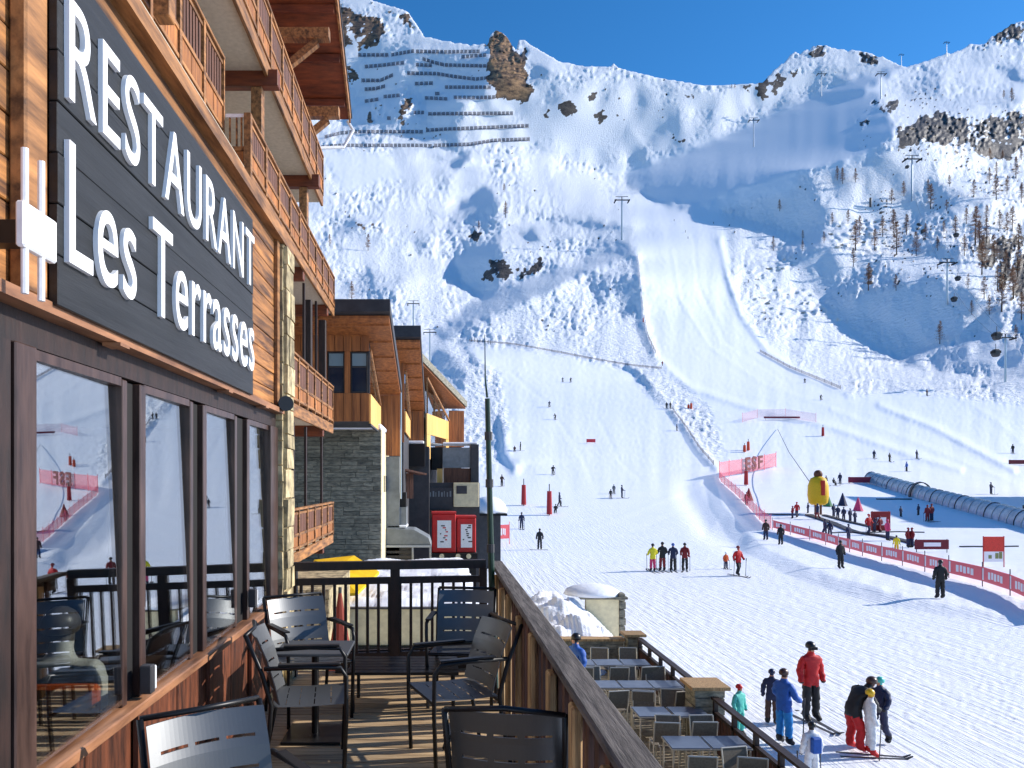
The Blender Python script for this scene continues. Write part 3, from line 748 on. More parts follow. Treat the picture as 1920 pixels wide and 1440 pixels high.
# windows and doors on the wall between the floors
for (zb, zt) in ((EYE+4.55, EYE+6.4), (EYE+1.5, EYE+3.9), (EYE-1.5, EYE+.7)):
    for y in (8.3, 11.4, 14.6, 17.4):
        w_ = cp(MB().ab(-4.59, -4.55, y, y+1.5, zb, zt), 'window', 'frame')
        gl = MB().ab(-4.548, -4.54, y+.12, y+1.38, zb+.1, zt-.12).build('pane', M['glassfar']); par(gl, w_)
        gl.matrix_parent_inverse = Matrix.Identity(4)
def balcony(X, Y0, Y1, zt, zb, label, near=False, depth=1.7, sidepx=None):
    """a balcony run along the facade: slab, fascia, posts, slats, rails. zt = rail top, zb = underside"""
    hh = zt-zb
    b = cp(MB().ab(X-depth, X-.06, Y0, Y1, zb+.16*hh*.5, zb+.16*hh), 'balcony', 'stucco')
    def sub(mb, name, m, **k):
        o = mb.build(name, M[m], None, **k); par(o, b); o.matrix_parent_inverse = Matrix.Identity(4); return o
    sub(MB().ab(X-.055, X, Y0, Y1, zb, zb+.2*hh), 'fascia_board', 'beam', bevel=.006)
    sub(MB().ab(X-.08, X+.02, Y0, Y1, zt-.045, zt), 'handrail', 'beam', bevel=.006)
    sub(MB().ab(X-.05, X-.005, Y0, Y1, zt-.13, zt-.085), 'upper_rail', 'beam')
    zm = zb+.52*hh
    sub(MB().ab(X-.05, X+.002, Y0, Y1, zm-.04, zm+.02), 'middle_rail', 'beam')
    sub(MB().ab(X-.05, X+.002, Y0, Y1, zb+.28*hh-.03, zb+.28*hh+.02), 'lower_rail', 'beam')
    nb = max(2, round((Y1-Y0)/.95)); st = (Y1-Y0)/nb
    for i in range(nb+1):
        y = Y0+i*st
        sub(MB().ab(X-.06, X+.012, y-.04 if i else y, y+.04 if i < nb else y, zb+.201*hh, zt-.046), 'post', 'beam')
    for i in range(nb):
        ya, yb = Y0+i*st+.045, Y0+(i+1)*st-.045; ns = 7; w = (yb-ya)/ns
        if near or Y0+i*st < 12.5:
            for k in range(ns):
                sub(MB().ab(X-.04, X-.02, ya+k*w+.008, ya+(k+1)*w-.008-(.03 if near else 0), zm+.021, zt-.131), 'slat', 'rail_red')
        else:
            for k in range(3):
                w3 = (yb-ya)/3
                sub(MB().ab(X-.04, X-.02, ya+k*w3+.008, ya+(k+1)*w3-.008, zm+.021, zt-.131), 'slat', 'rail_red')
        for k in range(2):
            w2 = (yb-ya)/2
            sub(MB().ab(X-.045, X-.015, ya+k*w2+.01, ya+(k+1)*w2-.01, zb+.28*hh+.021, zm-.041), 'lower_board', 'plankv')
    if label: b['label'] = label
    return b, sub
b1, s1 = balcony(-3.18, 4.5, 11.0, EYE+6.25, EYE+4.78, 'first balcony above the sign, set further back', near=True, depth=1.4)
b2, s2 = balcony(-2.8, 11.06, 19.8, EYE+5.42, EYE+4.38, 'balcony that starts at the jog above the sign')
# its short side towards the viewer
s2(MB().ab(-3.16, -2.81, 11.0, 11.05, EYE+5.37, EYE+5.42), 'handrail', 'white')
s2(MB().ab(-3.16, -2.81, 11.0, 11.04, EYE+4.88, EYE+4.94), 'middle_rail', 'beam')
s2(MB().ab(-3.16, -2.81, 11.0, 11.04, EYE+4.38, EYE+4.6), 'fascia_board', 'beam')
s2(MB().ab(-3.16, -2.9, 11.01, 11.03, EYE+4.66, EYE+4.87), 'lower_board', 'plankv')
for x in (-3.1, -3.0, -2.93): s2(MB().ab(x-.012, x+.012, 11.01, 11.035, EYE+4.94, EYE+5.37), 'slat', 'beam')
s2(MB().ab(-2.88, -2.78, 10.96, 11.06, EYE+4.3, EYE+5.42), 'post', 'beam')
b3, s3 = balcony(-2.8, 5.0, 17.9, EYE+7.8, EYE+6.6, 'topmost long balcony under the roof')
b4, s4 = balcony(-2.8, 7.2, 19.6, EYE+2.5, EYE+1.26, 'short balcony seen beyond the stone pillar')
b5, s5 = balcony(-2.8, 7.2, 19.6, EYE-.52, EYE-1.6, 'lowest balcony beyond the stone pillar')
# soffits between balcony slab and wall
for (ya, yb, z) in ((4.5, 19.8, EYE+4.5), (5.0, 17.9, EYE+6.74), (7.2, 19.6, EYE+1.4), (7.2, 19.6, EYE-1.42)):
    cp(MB().ab(-4.6, -2.87, ya+.01, yb-.01, z+.06, z+.12), 'soffit', 'stucco')
for Y, z in ((8.1, EYE+6.45), (12.25, EYE+6.45), (16.4, EYE+6.45), (11.6, EYE+4.2), (15.6, EYE+4.2), (18.9, EYE+4.2), (13.4, EYE+1.1), (18.2, EYE+1.1), (18.2, EYE-1.75)):
    cp(MB().ab(-4.6, -2.64 if z > EYE+5 else -2.84, Y-.09, Y+.09, z, z+.27), 'cross_beam', 'redbeam', bevel=.01)
for Y, za, zb_ in ((12.25, EYE+4.62, EYE+6.44), (16.4, EYE+4.62, EYE+6.44), (19.0, EYE+1.55, EYE+4.1), (16.9, EYE+1.55, EYE+4.1), (8.1, EYE+5.0, EYE+6.44)):
    cp(MB().ab(-3.08, -2.90, Y-.09, Y+.09, za, zb_), 'upright_post', 'beam' if za > EYE+4 else 'darkrail', bevel=.01)
for Y in (14.6, 16.2, 17.8): cp(MB().ab(-2.98, -2.93, Y-.04, Y+.04, EYE+1.5, EYE+4.3), 'upright_post', 'darkrail')
for Y in (15.0, 16.4, 18.6): cp(MB().ab(-2.98, -2.93, Y-.05, Y+.05, EYE-1.4, EYE+1.2), 'upright_post', 'darkrail')
cp(MB().ab(-4.59, -4.3, 7.2, 19.3, EYE+1.5, EYE+2.3), 'wall_panelling', 'redbeam')
# roof: rake running down away from the viewer
def slab(pts, th, x0, x1):
    (ya, za), (yb, zb_) = pts
    return MB().prism([(ya, za), (yb, zb_), (yb, zb_+th), (ya, za+th)], x0, x1, 'x')
cp(slab(((12.0, EYE+14.6), (20.1, EYE+9.75)), .16, -8, -2.45), 'roof', 'redbeam')
cp(slab(((12.0, EYE+14.78), (20.25, EYE+9.84)), .1, -8.1, -2.38), 'roof_covering', 'roofdark')
cp(slab(((12.0, EYE+14.50), (20.1, EYE+9.65)), .26, -2.45, -2.40), 'barge_board', 'beam')
for k in range(8):
    y = 12.6+k*1.0; z = EYE+14.6-(y-12)*.5988
    cp(MB().ab(-6, -2.5, y-.05, y+.05, z-.2, z-.03), 'rafter', 'redbeam')
for y, z in ((17.6, 10.55), (15.2, 12.0), (19.3, 9.55)):
    cp(MB().ab(-4.6, -2.6, y-.12, y+.12, EYE+z-.15, EYE+z+.1), 'purlin', 'beam', bevel=.01)
    cp(MB().beam((-4.5,y,EYE+z-1.5),(-2.9,y,EYE+z-.2),.16,.16), 'brace', 'beam')
cp(MB().tube([(-2.5,20.2,EYE+9.75),(-2.35,20.2,EYE+9.5),(-2.6,20.1,EYE+9.0),(-3.4,19.6,EYE+8.75),(-4.5,19.5,EYE+8.6)], .045, 8), 'downpipe', 'white')
cp(MB().ab(-4.6, -4.56, 8, 19.4, EYE+7.0, EYE+8.6), 'gable_boarding', 'plankv')
cp(MB().ab(-5.2, -4.61, 2.0, 19.4, EYE+8.601, EYE+13), 'gable_wall', 'plankv')
# ------------------------------------------------------------------ the upper deck: planks, railings
deck = empty('upper_deck', (-.4, 4, 0), 0, 'narrow wooden terrace deck in front of the restaurant windows', 'deck')
y = 1.2; k = 0
while y < 6.84:
    w = .138
    loc_build(MB().ab(XF+.035, .46, y+.006, y+w-.006, -.03, random.uniform(-.003,.002)), 'plank', 'deck', deck, bevel=.003)
    y += w; k += 1
for x in (-1.2, -.4, .38): loc_build(MB().ab(x-.04, x+.04, 1.2, 6.8, -.2, -.032), 'joist', 'darkrail', deck)
loc_build(MB().ab(XF+.03, .62, 6.84, 6.9, -.25, -.0), 'edge_beam', 'darkrail', deck)
loc_build(MB().ab(.47, .62, 1.2, 6.84, -.3, -.05), 'edge_beam', 'darkrail', deck)
for y in (2.0, 4.4, 6.7): loc_build(MB().ab(.45, .6, y-.08, y+.08, G0, -.31), 'support_post', 'darkrail', deck)

fr = empty('end_railing', (-.45, 6.86, 0), 0, 'dark wooden railing with thin balusters across the far end of the deck', 'railing')
Yr = 6.86
def yr(x): return Yr+.0
# its left end is a little lower in view: it stands slightly turned
r0, r1 = Vector((-1.35, 6.72, 0)), Vector((.42, 6.98, 0))
def on(t): return r0.lerp(r1, t)
def railbar(z, h, d, name, m):
    a, b = on(0), on(1); loc_build(MB().beam((a.x,a.y,z),(b.x,b.y,z), d, h), name, m, fr)
railbar(.985, .075, .09, 'top_rail', 'darkrail'); railbar(.845, .06, .05, 'middle_rail', 'darkrail'); railbar(.16, .06, .05, 'bottom_rail', 'darkrail')
for t, w in ((.01,.09), (.53,.085), (.99,.07)):
    p = on(t); loc_build(MB().ab(p.x-w/2, p.x+w/2, p.y-.035, p.y+.04, 0, .945), 'post', 'darkrail', fr)
for i in range(1, 18):
    t = i/18
    if abs(t-.53) < .02: continue
    p = on(t); loc_build(MB().ab(p.x-.013, p.x+.013, p.y-.013, p.y+.013, .19, .814), 'baluster', 'darkrail', fr)
p0, p1 = on(.22), on(.98)
loc_build(MB().beam((p0.x,p0.y+.06,.10),(p1.x,p1.y+.06,.10), .03, .2), 'kick_board', 'darkrail', fr)

sr = empty('side_railing', (.53, 4, 0), 0, 'weathered wooden railing with wide handrail along the right of the deck', 'railing')
loc_build(MB().ab(.472, .588, 1.2, 7.06, EYE-.785, EYE-.748), 'handrail', 'rail', sr, bevel=.008)
loc_build(MB().ab(.548, .584, 1.2, 7.0, EYE-.90, EYE-.786), 'rail_board', 'rail', sr)
ys = [6.55, 5.95, 5.40, 4.70, 4.02, 3.34, 2.74, 2.2, 1.7]
for i, y in enumerate(ys):
    loc_build(MB().ab(.478, .515, y-.05, y+.05, -.1, EYE-.82-(.03 if i % 2 else .0)), 'post', 'endwood', sr, bevel=.008)
y = 1.3
while y < 6.9:
    loc_build(MB().ab(.521, .545, y, y+.07, -.1, EYE-.80), 'board', 'postwood', sr)
    y += .165
# ------------------------------------------------------------------ the row of modern timber houses beyond the chalet
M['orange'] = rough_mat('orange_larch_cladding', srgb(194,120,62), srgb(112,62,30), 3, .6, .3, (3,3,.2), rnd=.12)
M['yellow'] = rough_mat('sunlit_yellow_cladding', srgb(238,190,110), srgb(214,160,84), 3, .6, .25, (3,3,.2), rnd=.08)  # timber on the sunny sides, sunlight put into this brighter yellow
M['slate'] = rough_mat('grey_green_slate', srgb(152,146,128), srgb(70,72,66), 5, .8, .8, (1,1,3), rnd=.3, dist=.02)
M['cream'] = rough_mat('cream_wall', srgb(232,218,178), srgb(206,192,156), 6, .85, .4, dist=.01)
M['grey'] = rough_mat('grey_panels', srgb(130,136,140), srgb(104,110,114), 4, .5, .1)
M['dgrey'] = rough_mat('dark_grey_panels', srgb(66,64,66), srgb(46,46,50), 4, .55, .15)
M['red'] = rough_mat('red_paint', srgb(206,20,24), srgb(176,14,18), 4, .4, .05)
M['alu'] = mat('brushed_metal', srgb(170,176,182), .35, .8)

M['paneblue'] = mat('painted_sky_pane', srgb(128,150,160), .12); M['panedark'] = mat('dark_pane', srgb(34,44,62), .08)  # upper panes carry the reflected sky as a flat pale colour
def wallseg(x0, y0, x1, y1, z0, z1, th=.12):
    a = Vector((x0,y0,0)); b = Vector((x1,y1,0))
    return MB().beam((x0,y0,(z0+z1)/2), (x1,y1,(z0+z1)/2), th, z1-z0)
def boards(parent, name, m, x0, y0, x1, y1, z0, z1, n, th=.06, gap=.015):
    for i in range(n):
        a = Vector((x0,y0)).lerp(Vector((x1,y1)), (i)/n); b = Vector((x0,y0)).lerp(Vector((x1,y1)), (i+1)/n)
        d = (b-a).normalized()*gap/2; a = a+d; b = b-d
        loc_build(wallseg(a.x, a.y, b.x, b.y, z0, z1, th), name, m, parent)

# --- house A: slate base, timber box, big overhanging roof
hA = empty('slate_base_house', (-3.2, 24, G0), 0, 'timber house with two windows on a grey slate base', 'building')
A = lambda mb, name, m, **k: loc_build(mb, name, m, hA, **k)
E = EYE
A(MB().ab(-5.2, -1.93, 24.06, 27.6, G0, E+1.68), 'base_core', 'slate')
for m_ in wall_of_stones(None, -5.2, -1.9, 24.04, 27.6, E-4.2, E+1.68, .10, .17, '-y', .35, .95, .03): A(m_, 'stone', 'slate')
A(MB().ab(-1.925, -1.885, 24.05, 27.6, G0, E+1.66), 'sunlit_side_wall', 'cream')  # sunlit side of the slate base, its brightness put into the cream colour
for y in (25.0, 25.8, 26.6): A(MB().ab(-1.884, -1.87, y, y+.28, E-.35, E+.2), 'slit_window', 'black')
sc = MB()
sc.ab(-5.2, -1.86, 23.95, 27.6, E+1.68, E+1.86)
A(sc, 'snow_cover', 'snowcap', bevel=.05)
boards(hA, 'plank', 'orange', -5.2, 21.3, -2.02, 21.3, E+1.72, E+2.52, 13)
boards(hA, 'plank', 'orange', -5.2, 21.3, -2.02, 21.3, E+3.72, E+4.25, 13)
A(MB().ab(-5.2, -3.22, 21.27, 21.33, E+2.525, E+3.715), 'wall_panel', 'orange')
A(MB().ab(-2.72, -2.56, 21.27, 21.33, E+2.525, E+3.715), 'wall_panel', 'orange')
A(MB().ab(-2.06, -2.0, 21.27, 21.33, E+2.525, E+3.715), 'wall_panel', 'dgrey')
A(MB().ab(-5.2, -2.06, 21.42, 25, E+1.73, E+4.2), 'room_core', 'dgrey')
for a, b in ((-3.2, -2.74), (-2.54, -2.08)):
    w_ = A(MB().ab(a, b, 21.36, 21.40, E+2.54, E+3.7), 'window', 'dgrey')
    for zz0, zz1 in ((E+2.58, E+3.25), (E+3.31, E+3.66)):
        g = MB().ab(a+.03, b-.03, 21.345, 21.355, zz0, zz1).build('pane', M['paneblue'] if zz0 > E+3 else M['panedark']); par(g, w_)
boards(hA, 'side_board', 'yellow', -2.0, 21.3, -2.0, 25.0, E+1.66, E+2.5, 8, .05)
A(MB().ab(-2.05, -2.03, 21.5, 25.0, E+2.52, E+3.6), 'side_glazing', 'glassfar')
A(MB().beam((-1.98,21.3,E+3.75),(-1.98,24.9,E+2.55), .05, .07), 'pale_trim', 'beam')
A(MB().ab(-2.04, -1.97, 21.3, 25.0, E+1.60, E+1.655), 'floor_edge', 'dgrey')
A(slab(((20.2, E+4.42), (26.2, E+3.0)), .07, -6, -1.38), 'soffit', 'orange')
A(slab(((20.0, E+4.56), (26.3, E+3.08)), .33, -6, -1.34), 'roof', 'roofdark')
for k in range(5): A(MB().beam((-6,20.6+k*1.1,E+4.31-k*.26),(-1.4,20.6+k*1.1,E+4.31-k*.26), .06, .05), 'soffit_batten', 'orange')
boards(hA, 'plank', 'orange', -4.2, 26.05, -1.40, 26.05, E+.9, E+3.0, 10)
A(MB().ab(-2.6, -1.42, 26.1, 26.4, G0, E+.88), 'lower_wall', 'grey')
A(MB().tube([(-1.36,26.0,E+3.1),(-1.36,26.0,E-.6)], .035, 6), 'downpipe', 'alu')

# --- house B: the same kind, narrower in view
hB = empty('second_timber_house', (-2, 28, G0), 0, 'second timber house in the row, middle one with narrow yellow side', 'building')
Bq = lambda mb, name, m, **k: loc_build(mb, name, m, hB, **k)
boards(hB, 'plank', 'orange', -3.2, 28.5, -1.36, 28.5, E+1.5, E+4.9, 7)
Bq(MB().ab(-3.2, -1.4, 28.6, 33.6, G0, E+4.4), 'wall', 'dgrey')
Bq(MB().ab(-1.39, -1.33, 28.6, 32.9, E+2.75, E+4.1), 'side_glazing', 'glassfar')
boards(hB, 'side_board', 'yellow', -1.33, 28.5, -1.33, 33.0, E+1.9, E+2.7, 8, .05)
Bq(MB().beam((-1.3,28.5,E+4.2),(-1.3,33,E+2.75), .06, .08), 'pale_trim', 'beam')
Bq(slab(((26.6, E+4.98), (34.2, E+3.2)), .07, -5, -.72), 'soffit', 'orange')
Bq(slab(((26.4, E+5.12), (34.3, E+3.28)), .4, -5, -.68), 'roof', 'roofdark')
for k in range(5): Bq(MB().beam((-4,27.2+k*1.4,E+4.81-k*.33),(-.75,27.2+k*1.4,E+4.81-k*.33), .07, .05), 'soffit_batten', 'orange')
boards(hB, 'plank', 'orange', -3.0, 34.0, -.74, 34.0, E+1.7, E+3.22, 9)
Bq(MB().ab(-1.9, -.68, 33.5, 33.9, E+.68, E+1.7), 'black_balcony_box', 'black')
Bq(MB().ab(-1.86, -.72, 33.5, 33.9, E+1.701, E+1.84), 'snow_cover', 'snowcap', bevel=.04)
boards(hB, 'plank', 'rail_red', -2.2, 30.6, -1.1, 30.9, E-.7, E+.35, 7)
Bq(MB().beam((-2.1,30,E+.6),(-.7,30.6,E+.3), .8, .07), 'awning', 'rail_red')
Bq(MB().ab(-3, -.5, 34.1, 36.8, G0, E+1.6), 'lower_wall', 'dgrey')

# --- house C: turned, with the lit yellow wall
hC = empty('third_timber_house', (.2, 38, G0), 0, 'farthest timber house in the row with lit yellow wall and sloping roof', 'building')
Cq = lambda mb, name, m, **k: loc_build(mb, name, m, hC, **k)
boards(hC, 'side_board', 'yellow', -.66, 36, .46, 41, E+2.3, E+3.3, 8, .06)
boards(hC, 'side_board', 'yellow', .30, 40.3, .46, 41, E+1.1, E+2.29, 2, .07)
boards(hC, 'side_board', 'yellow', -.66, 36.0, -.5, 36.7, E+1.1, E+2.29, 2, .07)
Cq(wallseg(-.62, 36.3, .40, 40.9, E+1.1, E+2.28, .05), 'glazing', 'glassfar')
Cq(wallseg(-.72, 36.2, .34, 41, E+3.32, E+4.4, .05), 'glazing', 'glassfar')
Cq(MB().beam((-.62,36,E+5.0),(.50,41,E+3.35), .08, .10), 'pale_trim', 'beam')
for t in (0, .5): Cq(MB().beam((-.62+1.12*t,36+5*t,E+3.3),(-.62+1.12*t,36+5*t,E+5-1.65*t), .08,.08), 'mullion', 'beam')
boards(hC, 'plank', 'orange', .48, 41.0, 1.33, 41.2, E+1.9, E+3.9, 5)
rc = MB(); x0, y0, x1, y1 = -.95, 34.6, 1.42, 41.6
for (za, zb_, th, nm, mt, dx) in ((5.58, 4.05, .1, 'soffit', 'orange', 0), (5.70, 4.16, .28, 'roof', 'roofdark', .05)):
    q = MB(); vs = [(x0+dx,y0,E+za),(x1+dx,y1,E+zb_),(x1-6,y1+1.5,E+zb_+.2),(x0-5,y0+1.2,E+za+.3)]
    q.add(vs + [(a,b,c+th) for a,b,c in vs], [(0,1,2,3),(7,6,5,4),(0,4,5,1),(1,5,6,2),(2,6,7,3),(3,7,4,0)])
    Cq(q, nm, mt)
Cq(MB().beam((x0+.06,y0,E+5.83),(x1+.07,y1,E+4.3), .05, .34), 'barge_board', 'slate')
Cq(MB().add([(-4,37,G0),(-.8,36.6,G0),(.3,41.3,G0),(1.2,41.5,G0),(1.2,44,G0),(-4,44,G0)] + [(-4,37,E+4.4),(-.8,36.6,E+4.4),(.3,41.3,E+3.2),(1.2,41.5,E+3.0),(1.2,44,E+3),(-4,44,E+4.4)],
   [(0,1,2,3,4,5),(11,10,9,8,7,6)]+[(i,i+6,(i+1)%6+6,(i+1)%6) for i in range(6)]), 'wall', 'dgrey')
Cq(MB().ab(.14, 1.55, 37.8, 38.1, E+.70, E+1.72), 'grey_balcony_panel', 'grey')
Cq(MB().ab(-.42, .13, 37.9, 38.4, E+.6, E+1.75), 'black_balcony_panel', 'black')
Cq(MB().ab(1.56, 1.96, 37.7, 39.5, E-.1, E+1.88), 'end_wall', 'dgrey')
Cq(MB().ab(.2, 1.55, 37.85, 39, E-.1, E+.68), 'lower_wall', 'rail_red')
Cq(MB().ab(-.15, .12, 37.6, 37.8, E-.35, E+.65), 'lit_pillar', 'yellow')
Cq(MB().ab(.14, 1.9, 37.8, 39.6, E+1.89, E+2.0), 'snow_cover', 'snowcap', bevel=.04)

sh = empty('shop_front', (.5, 35.5, G0), 0, 'low shop front with dark slate name board and pale wall panel', 'building')
Sq = lambda mb, name, m, **k: loc_build(mb, name, m, sh, **k)
Sq(MB().ab(-.78, .62, 35.6, 35.75, E-1.34, E-.3), 'name_board', 'dgrey')
for i in range(9):   # lettering too small to read in the photograph
    x = -.62+i*.135; Sq(MB().ab(x, x+.035+(i%3)*.02, 35.585, 35.599, E-.72, E-.45-(i%2)*.06), 'letter_stroke', 'grey')
Sq(MB().ab(.64, 1.86, 35.5, 35.75, E-1.2, E-.05), 'pale_panel', 'cream', bevel=.02)
Sq(MB().ab(.78, 1.28, 35.47, 35.499, E-.58, E-.2), 'grey_notice', 'dgrey')
Sq(MB().ab(-1.6, 1.9, 35.8, 37.4, G0, E-.05), 'wall', 'dgrey')
Sq(MB().ab(-1.75, -1.4, 30.5, 30.8, G0, E-.15), 'cream_pillar', 'cream')
Sq(MB().ab(-1.0, .6, 35.3, 35.58, E-1.75, E-1.36), 'timber_beam', 'rail_red')

kk_ = empty('lift_kiosk', (-1.2, 26.5, G0), 0, 'small grey metal kiosk with glass top and snow on its canopy', 'kiosk')
Kq = lambda mb, name, m, **k: loc_build(mb, name, m, kk_, **k)
Kq(MB().prism([(-1.98,E-2.2),(-.30,E-2.2),(-.38,E-1.95),(-.9,E-1.66),(-1.85,E-1.62)], 25.9, 27.4), 'canopy', 'grey', bevel=.02)
Kq(MB().ab(-1.98, -.3, 25.86, 27.44, E-2.28, E-2.205), 'canopy_rim', 'alu')
Kq(MB().ab(-1.86, -1.18, 26.2, 27.2, E-1.6, E-.9), 'glass_hood', 'grey')
Kq(MB().ab(-1.84, -1.16, 26.1, 27.3, E-1.62, E-1.52), 'snow_cover', 'snowcap', bevel=.03)
Kq(MB().ab(-1.8, -1.2, 26.3, 27.1, E-.9, E-.38), 'dark_top', 'black')
Kq(MB().ab(-1.93, -.95, 26.1, 27.2, G0, E-2.29), 'cabin', 'dgrey')
for x in (-1.95, -.95, -.33): Kq(MB().ab(x-.03, x+.03, 25.9, 25.96, G0, E-2.29), 'post', 'alu')
for i in range(6): Kq(MB().ab(-1.9, -1.0, 26.05, 26.09, E-2.5-i*.16, E-2.42-i*.16), 'slat', 'dgrey')

def redbox(x0, x1, y, z0, z1, label, art):
    k = empty('poster_box', ((x0+x1)/2, y, z0), 0, label, 'display box', 'red poster boxes'); art = art
    loc_build(MB().ab(x0, x1, y, y+1.1, z0, z1), 'cabinet', 'red', k, bevel=.03)
    loc_build(MB().ab(x0-.02, x1+.02, y-.03, y+1.13, z1+.001, z1+.07), 'lid', 'red', k)
    w = x1-x0
    loc_build(MB().ab(x0+.22*w, x1-.2*w, y-.02, y-.005, z0+.2, z1-.26), 'poster', 'white', k)
    r = random.Random(art)
    for i in range(9):
        a = r.uniform(x0+.3*w, x1-.38*w); c = z0+.42+i*.08
        loc_build(MB().ab(a, a+r.uniform(.05,.16), y-.025, y-.021, c, c+.05), 'poster_print', 'red' if art == 1 and i % 2 else 'dgrey', k)
    return k
redbox(-.32, .64, 30, E-2.86, E-1.30, 'larger red poster box with white poster, left of the pair', 1)
redbox(.67, 1.45, 30.1, E-2.86, E-1.46, 'smaller red poster box with grey poster, right of the pair', 2)
tb = empty('trailer_base', (.6, 30.3, G0), 0, 'black trailer base with round lamps under the two red poster boxes', 'trailer')
loc_build(MB().ab(-.36, 1.5, 29.9, 31.2, E-3.1, E-2.87), 'chassis', 'black', tb)
for x in (.07, .72, 1.15): loc_build(MB().tube([(x,29.9,E-2.99),(x,29.86,E-2.99)], .10, 12), 'lamp', 'cream', tb)
loc_build(MB().ab(-.3, 1.45, 30.0, 31.1, G0+.02, E-3.11), 'stand', 'black', tb)
hut = empty('snow_roofed_hut', (3.4, 48, G0), 0, 'small dark hut under a thick cap of snow behind the red boxes', 'hut')
loc_build(MB().ab(2.3, 3.9, 48, 50.5, G0, E-2.2), 'wall', 'dgrey', hut)
loc_build(MB().ab(2.1, 4.3, 47.7, 51, E-2.19, E-2.05), 'roof', 'black', hut)
sm = MB(); sm.ball((3.2,49.3,E-2.0), (1.25,1.7,1.05), 14, 9); sm.v = [(a,b,max(c,E-2.04)) for a,b,c in sm.v]
loc_build(sm, 'snow_cover', 'snowcap', hut, smooth=True)

# ------------------------------------------------------------------ snow, with its own lumps
_hn = np.random.default_rng(3)
HN = .8*fft_noise((400,600), 1, 16, 71) + .45*fft_noise((400,600), 1, 7, 72) + .35*np.abs(fft_noise((400,600), 1, 11, 73))
def heap(name, x0, x1, y0, y1, fn, label, seed=3, n=60, mat_='snowcap', kind='structure'):
    nx = n; ny = n; vs = []; r = random.Random(seed)
    ph = [(r.uniform(.6, 5), r.uniform(.6, 5), r.uniform(0, 6.3)) for _ in range(12)]
    for j in range(ny+1):
        for i in range(nx+1):
            x = x0+(x1-x0)*i/nx; y = y0+(y1-y0)*j/ny
            nz = HN[int((y*9+seed*50) % 380), int((x*9+seed*70) % 560)]
            vs.append((x, y, fn(x, y, nz)))
    fs = [(j*(nx+1)+i, j*(nx+1)+i+1, (j+1)*(nx+1)+i+1, (j+1)*(nx+1)+i) for j in range(ny) for i in range(nx)]
    me = bpy.data.meshes.new(name); me.from_pydata(vs, [], fs); me.materials.append(M[mat_])
    me.polygons.foreach_set('use_smooth', [True]*len(fs))
    o = bpy.data.objects.new(name, me); C.objects.link(o); tag(o, label, kind=kind); return o
M['heap'] = rough_mat('shovelled_snow', (.9,.9,.93,1), (.84,.86,.91,1), 1.6, .6, 1.0, dist=.12)
lt = empty('lower_terrace_block', (-.5, 19, G0), 0, 'low cream walled building under a flat snow covered roof, behind the end railing', 'building')
loc_build(MB().ab(-2.6, .85, 15.1, 24, G0, E-2.62), 'wall', 'cream', lt)
loc_build(MB().ab(-2.7, .9, 15.0, 15.09, E-3.28, E-2.56), 'parapet', 'cream', lt)
loc_build(MB().ab(-2.7, .92, 14.96, 15.12, E-2.559, E-2.53), 'coping', 'dgrey', lt)
loc_build(MB().ab(-2.6, .88, 14.9, 15.0, G0, E-3.3), 'dark_base', 'black', lt)
def fdeep(x, y, nz):
    e = min(x+2.6, .85-x, y-15.15, 24-y); return E-2.6+.16*max(0,min(1,e*3)) + .03*nz
o = heap('snow_cover', -2.6, .85, 15.15, 24, fdeep, None, 5, 90, kind=None); o.parent = lt; o.matrix_parent_inverse = Matrix.Translation(lt.location).inverted(); del_ = 0
def fmound(x, y, nz):
    dx = (x-3.6)/2.1; dy = (y-24)/4.6; r2 = dx*dx+dy*dy
    return G0-.25 + 2.0*max(0, 1-r2)**.6 + .12*nz*(1 if r2 < 1 else 0)
heap('snow_heap', 1.0, 6.2, 19.5, 29, fmound, 'lumpy heap of shovelled snow between the deck rail and the run', 8, 130, 'heap')
sw = empty('snowed_in_wall', (5.4, 25, G0), 0, 'cream wall with stone edge half buried in the snow heap', 'wall')
loc_build(MB().ab(4.7, 5.75, 24.0, 24.25, G0, E-3.78), 'wall_face', 'cream', sw)
for k in range(7): loc_build(MB().ab(5.76, 5.95+.02*(k%2), 23.95, 24.35, G0+.2+k*.26, G0+.44+k*.26), 'edge_stone', 'slate', sw, bevel=.02)
loc_build(MB().ab(4.5, 6.02, 23.9, 24.4, E-3.779, E-3.70), 'coping', 'slate', sw, bevel=.01)
ss = MB(); ss.ball((5.0,24.6,E-3.7), (.95,.9,.34), 14, 8); ss.v = [(a,b,max(c,E-3.70)) for a,b,c in ss.v]
loc_build(ss, 'snow_cover', 'snowcap', sw, smooth=True)

# things standing behind the end railing
yt = empty('yellow_tarpaulin', (-2.2, 15.8, E-2.3), 0, 'bright yellow tarpaulin half under snow behind the end railing', 'tarpaulin')
M['tarp'] = rough_mat('yellow_fabric', srgb(250,206,20), srgb(226,178,10), 5, .6, .4)
q = MB(); q.add([(-2.9,15.3,E-2.35),(-1.7,15.3,E-2.28),(-1.35,16.6,E-2.0),(-2.0,17.4,E-1.72),(-2.9,17.2,E-1.8),(-2.3,16.2,E-1.9)], [(0,1,5),(1,2,5),(2,3,5),(3,4,5),(4,0,5)])
q2 = MB(); q2.v = q.v + [(a,b,c-.06) for a,b,c in q.v]; q2.f = q.f + [tuple(i+6 for i in reversed(f)) for f in q.f] + [(i,i+6,(i+1)%5+6,(i+1)%5) for i in range(5)]; q2.m = [0]*len(q2.f)
loc_build(q2, 'fabric', 'tarp', yt)
loc_build(MB().beam((-2.9,16.0,E-2.02),(-2.0,16.0,E-2.0), .1, .08), 'strap', 'dgrey', yt)
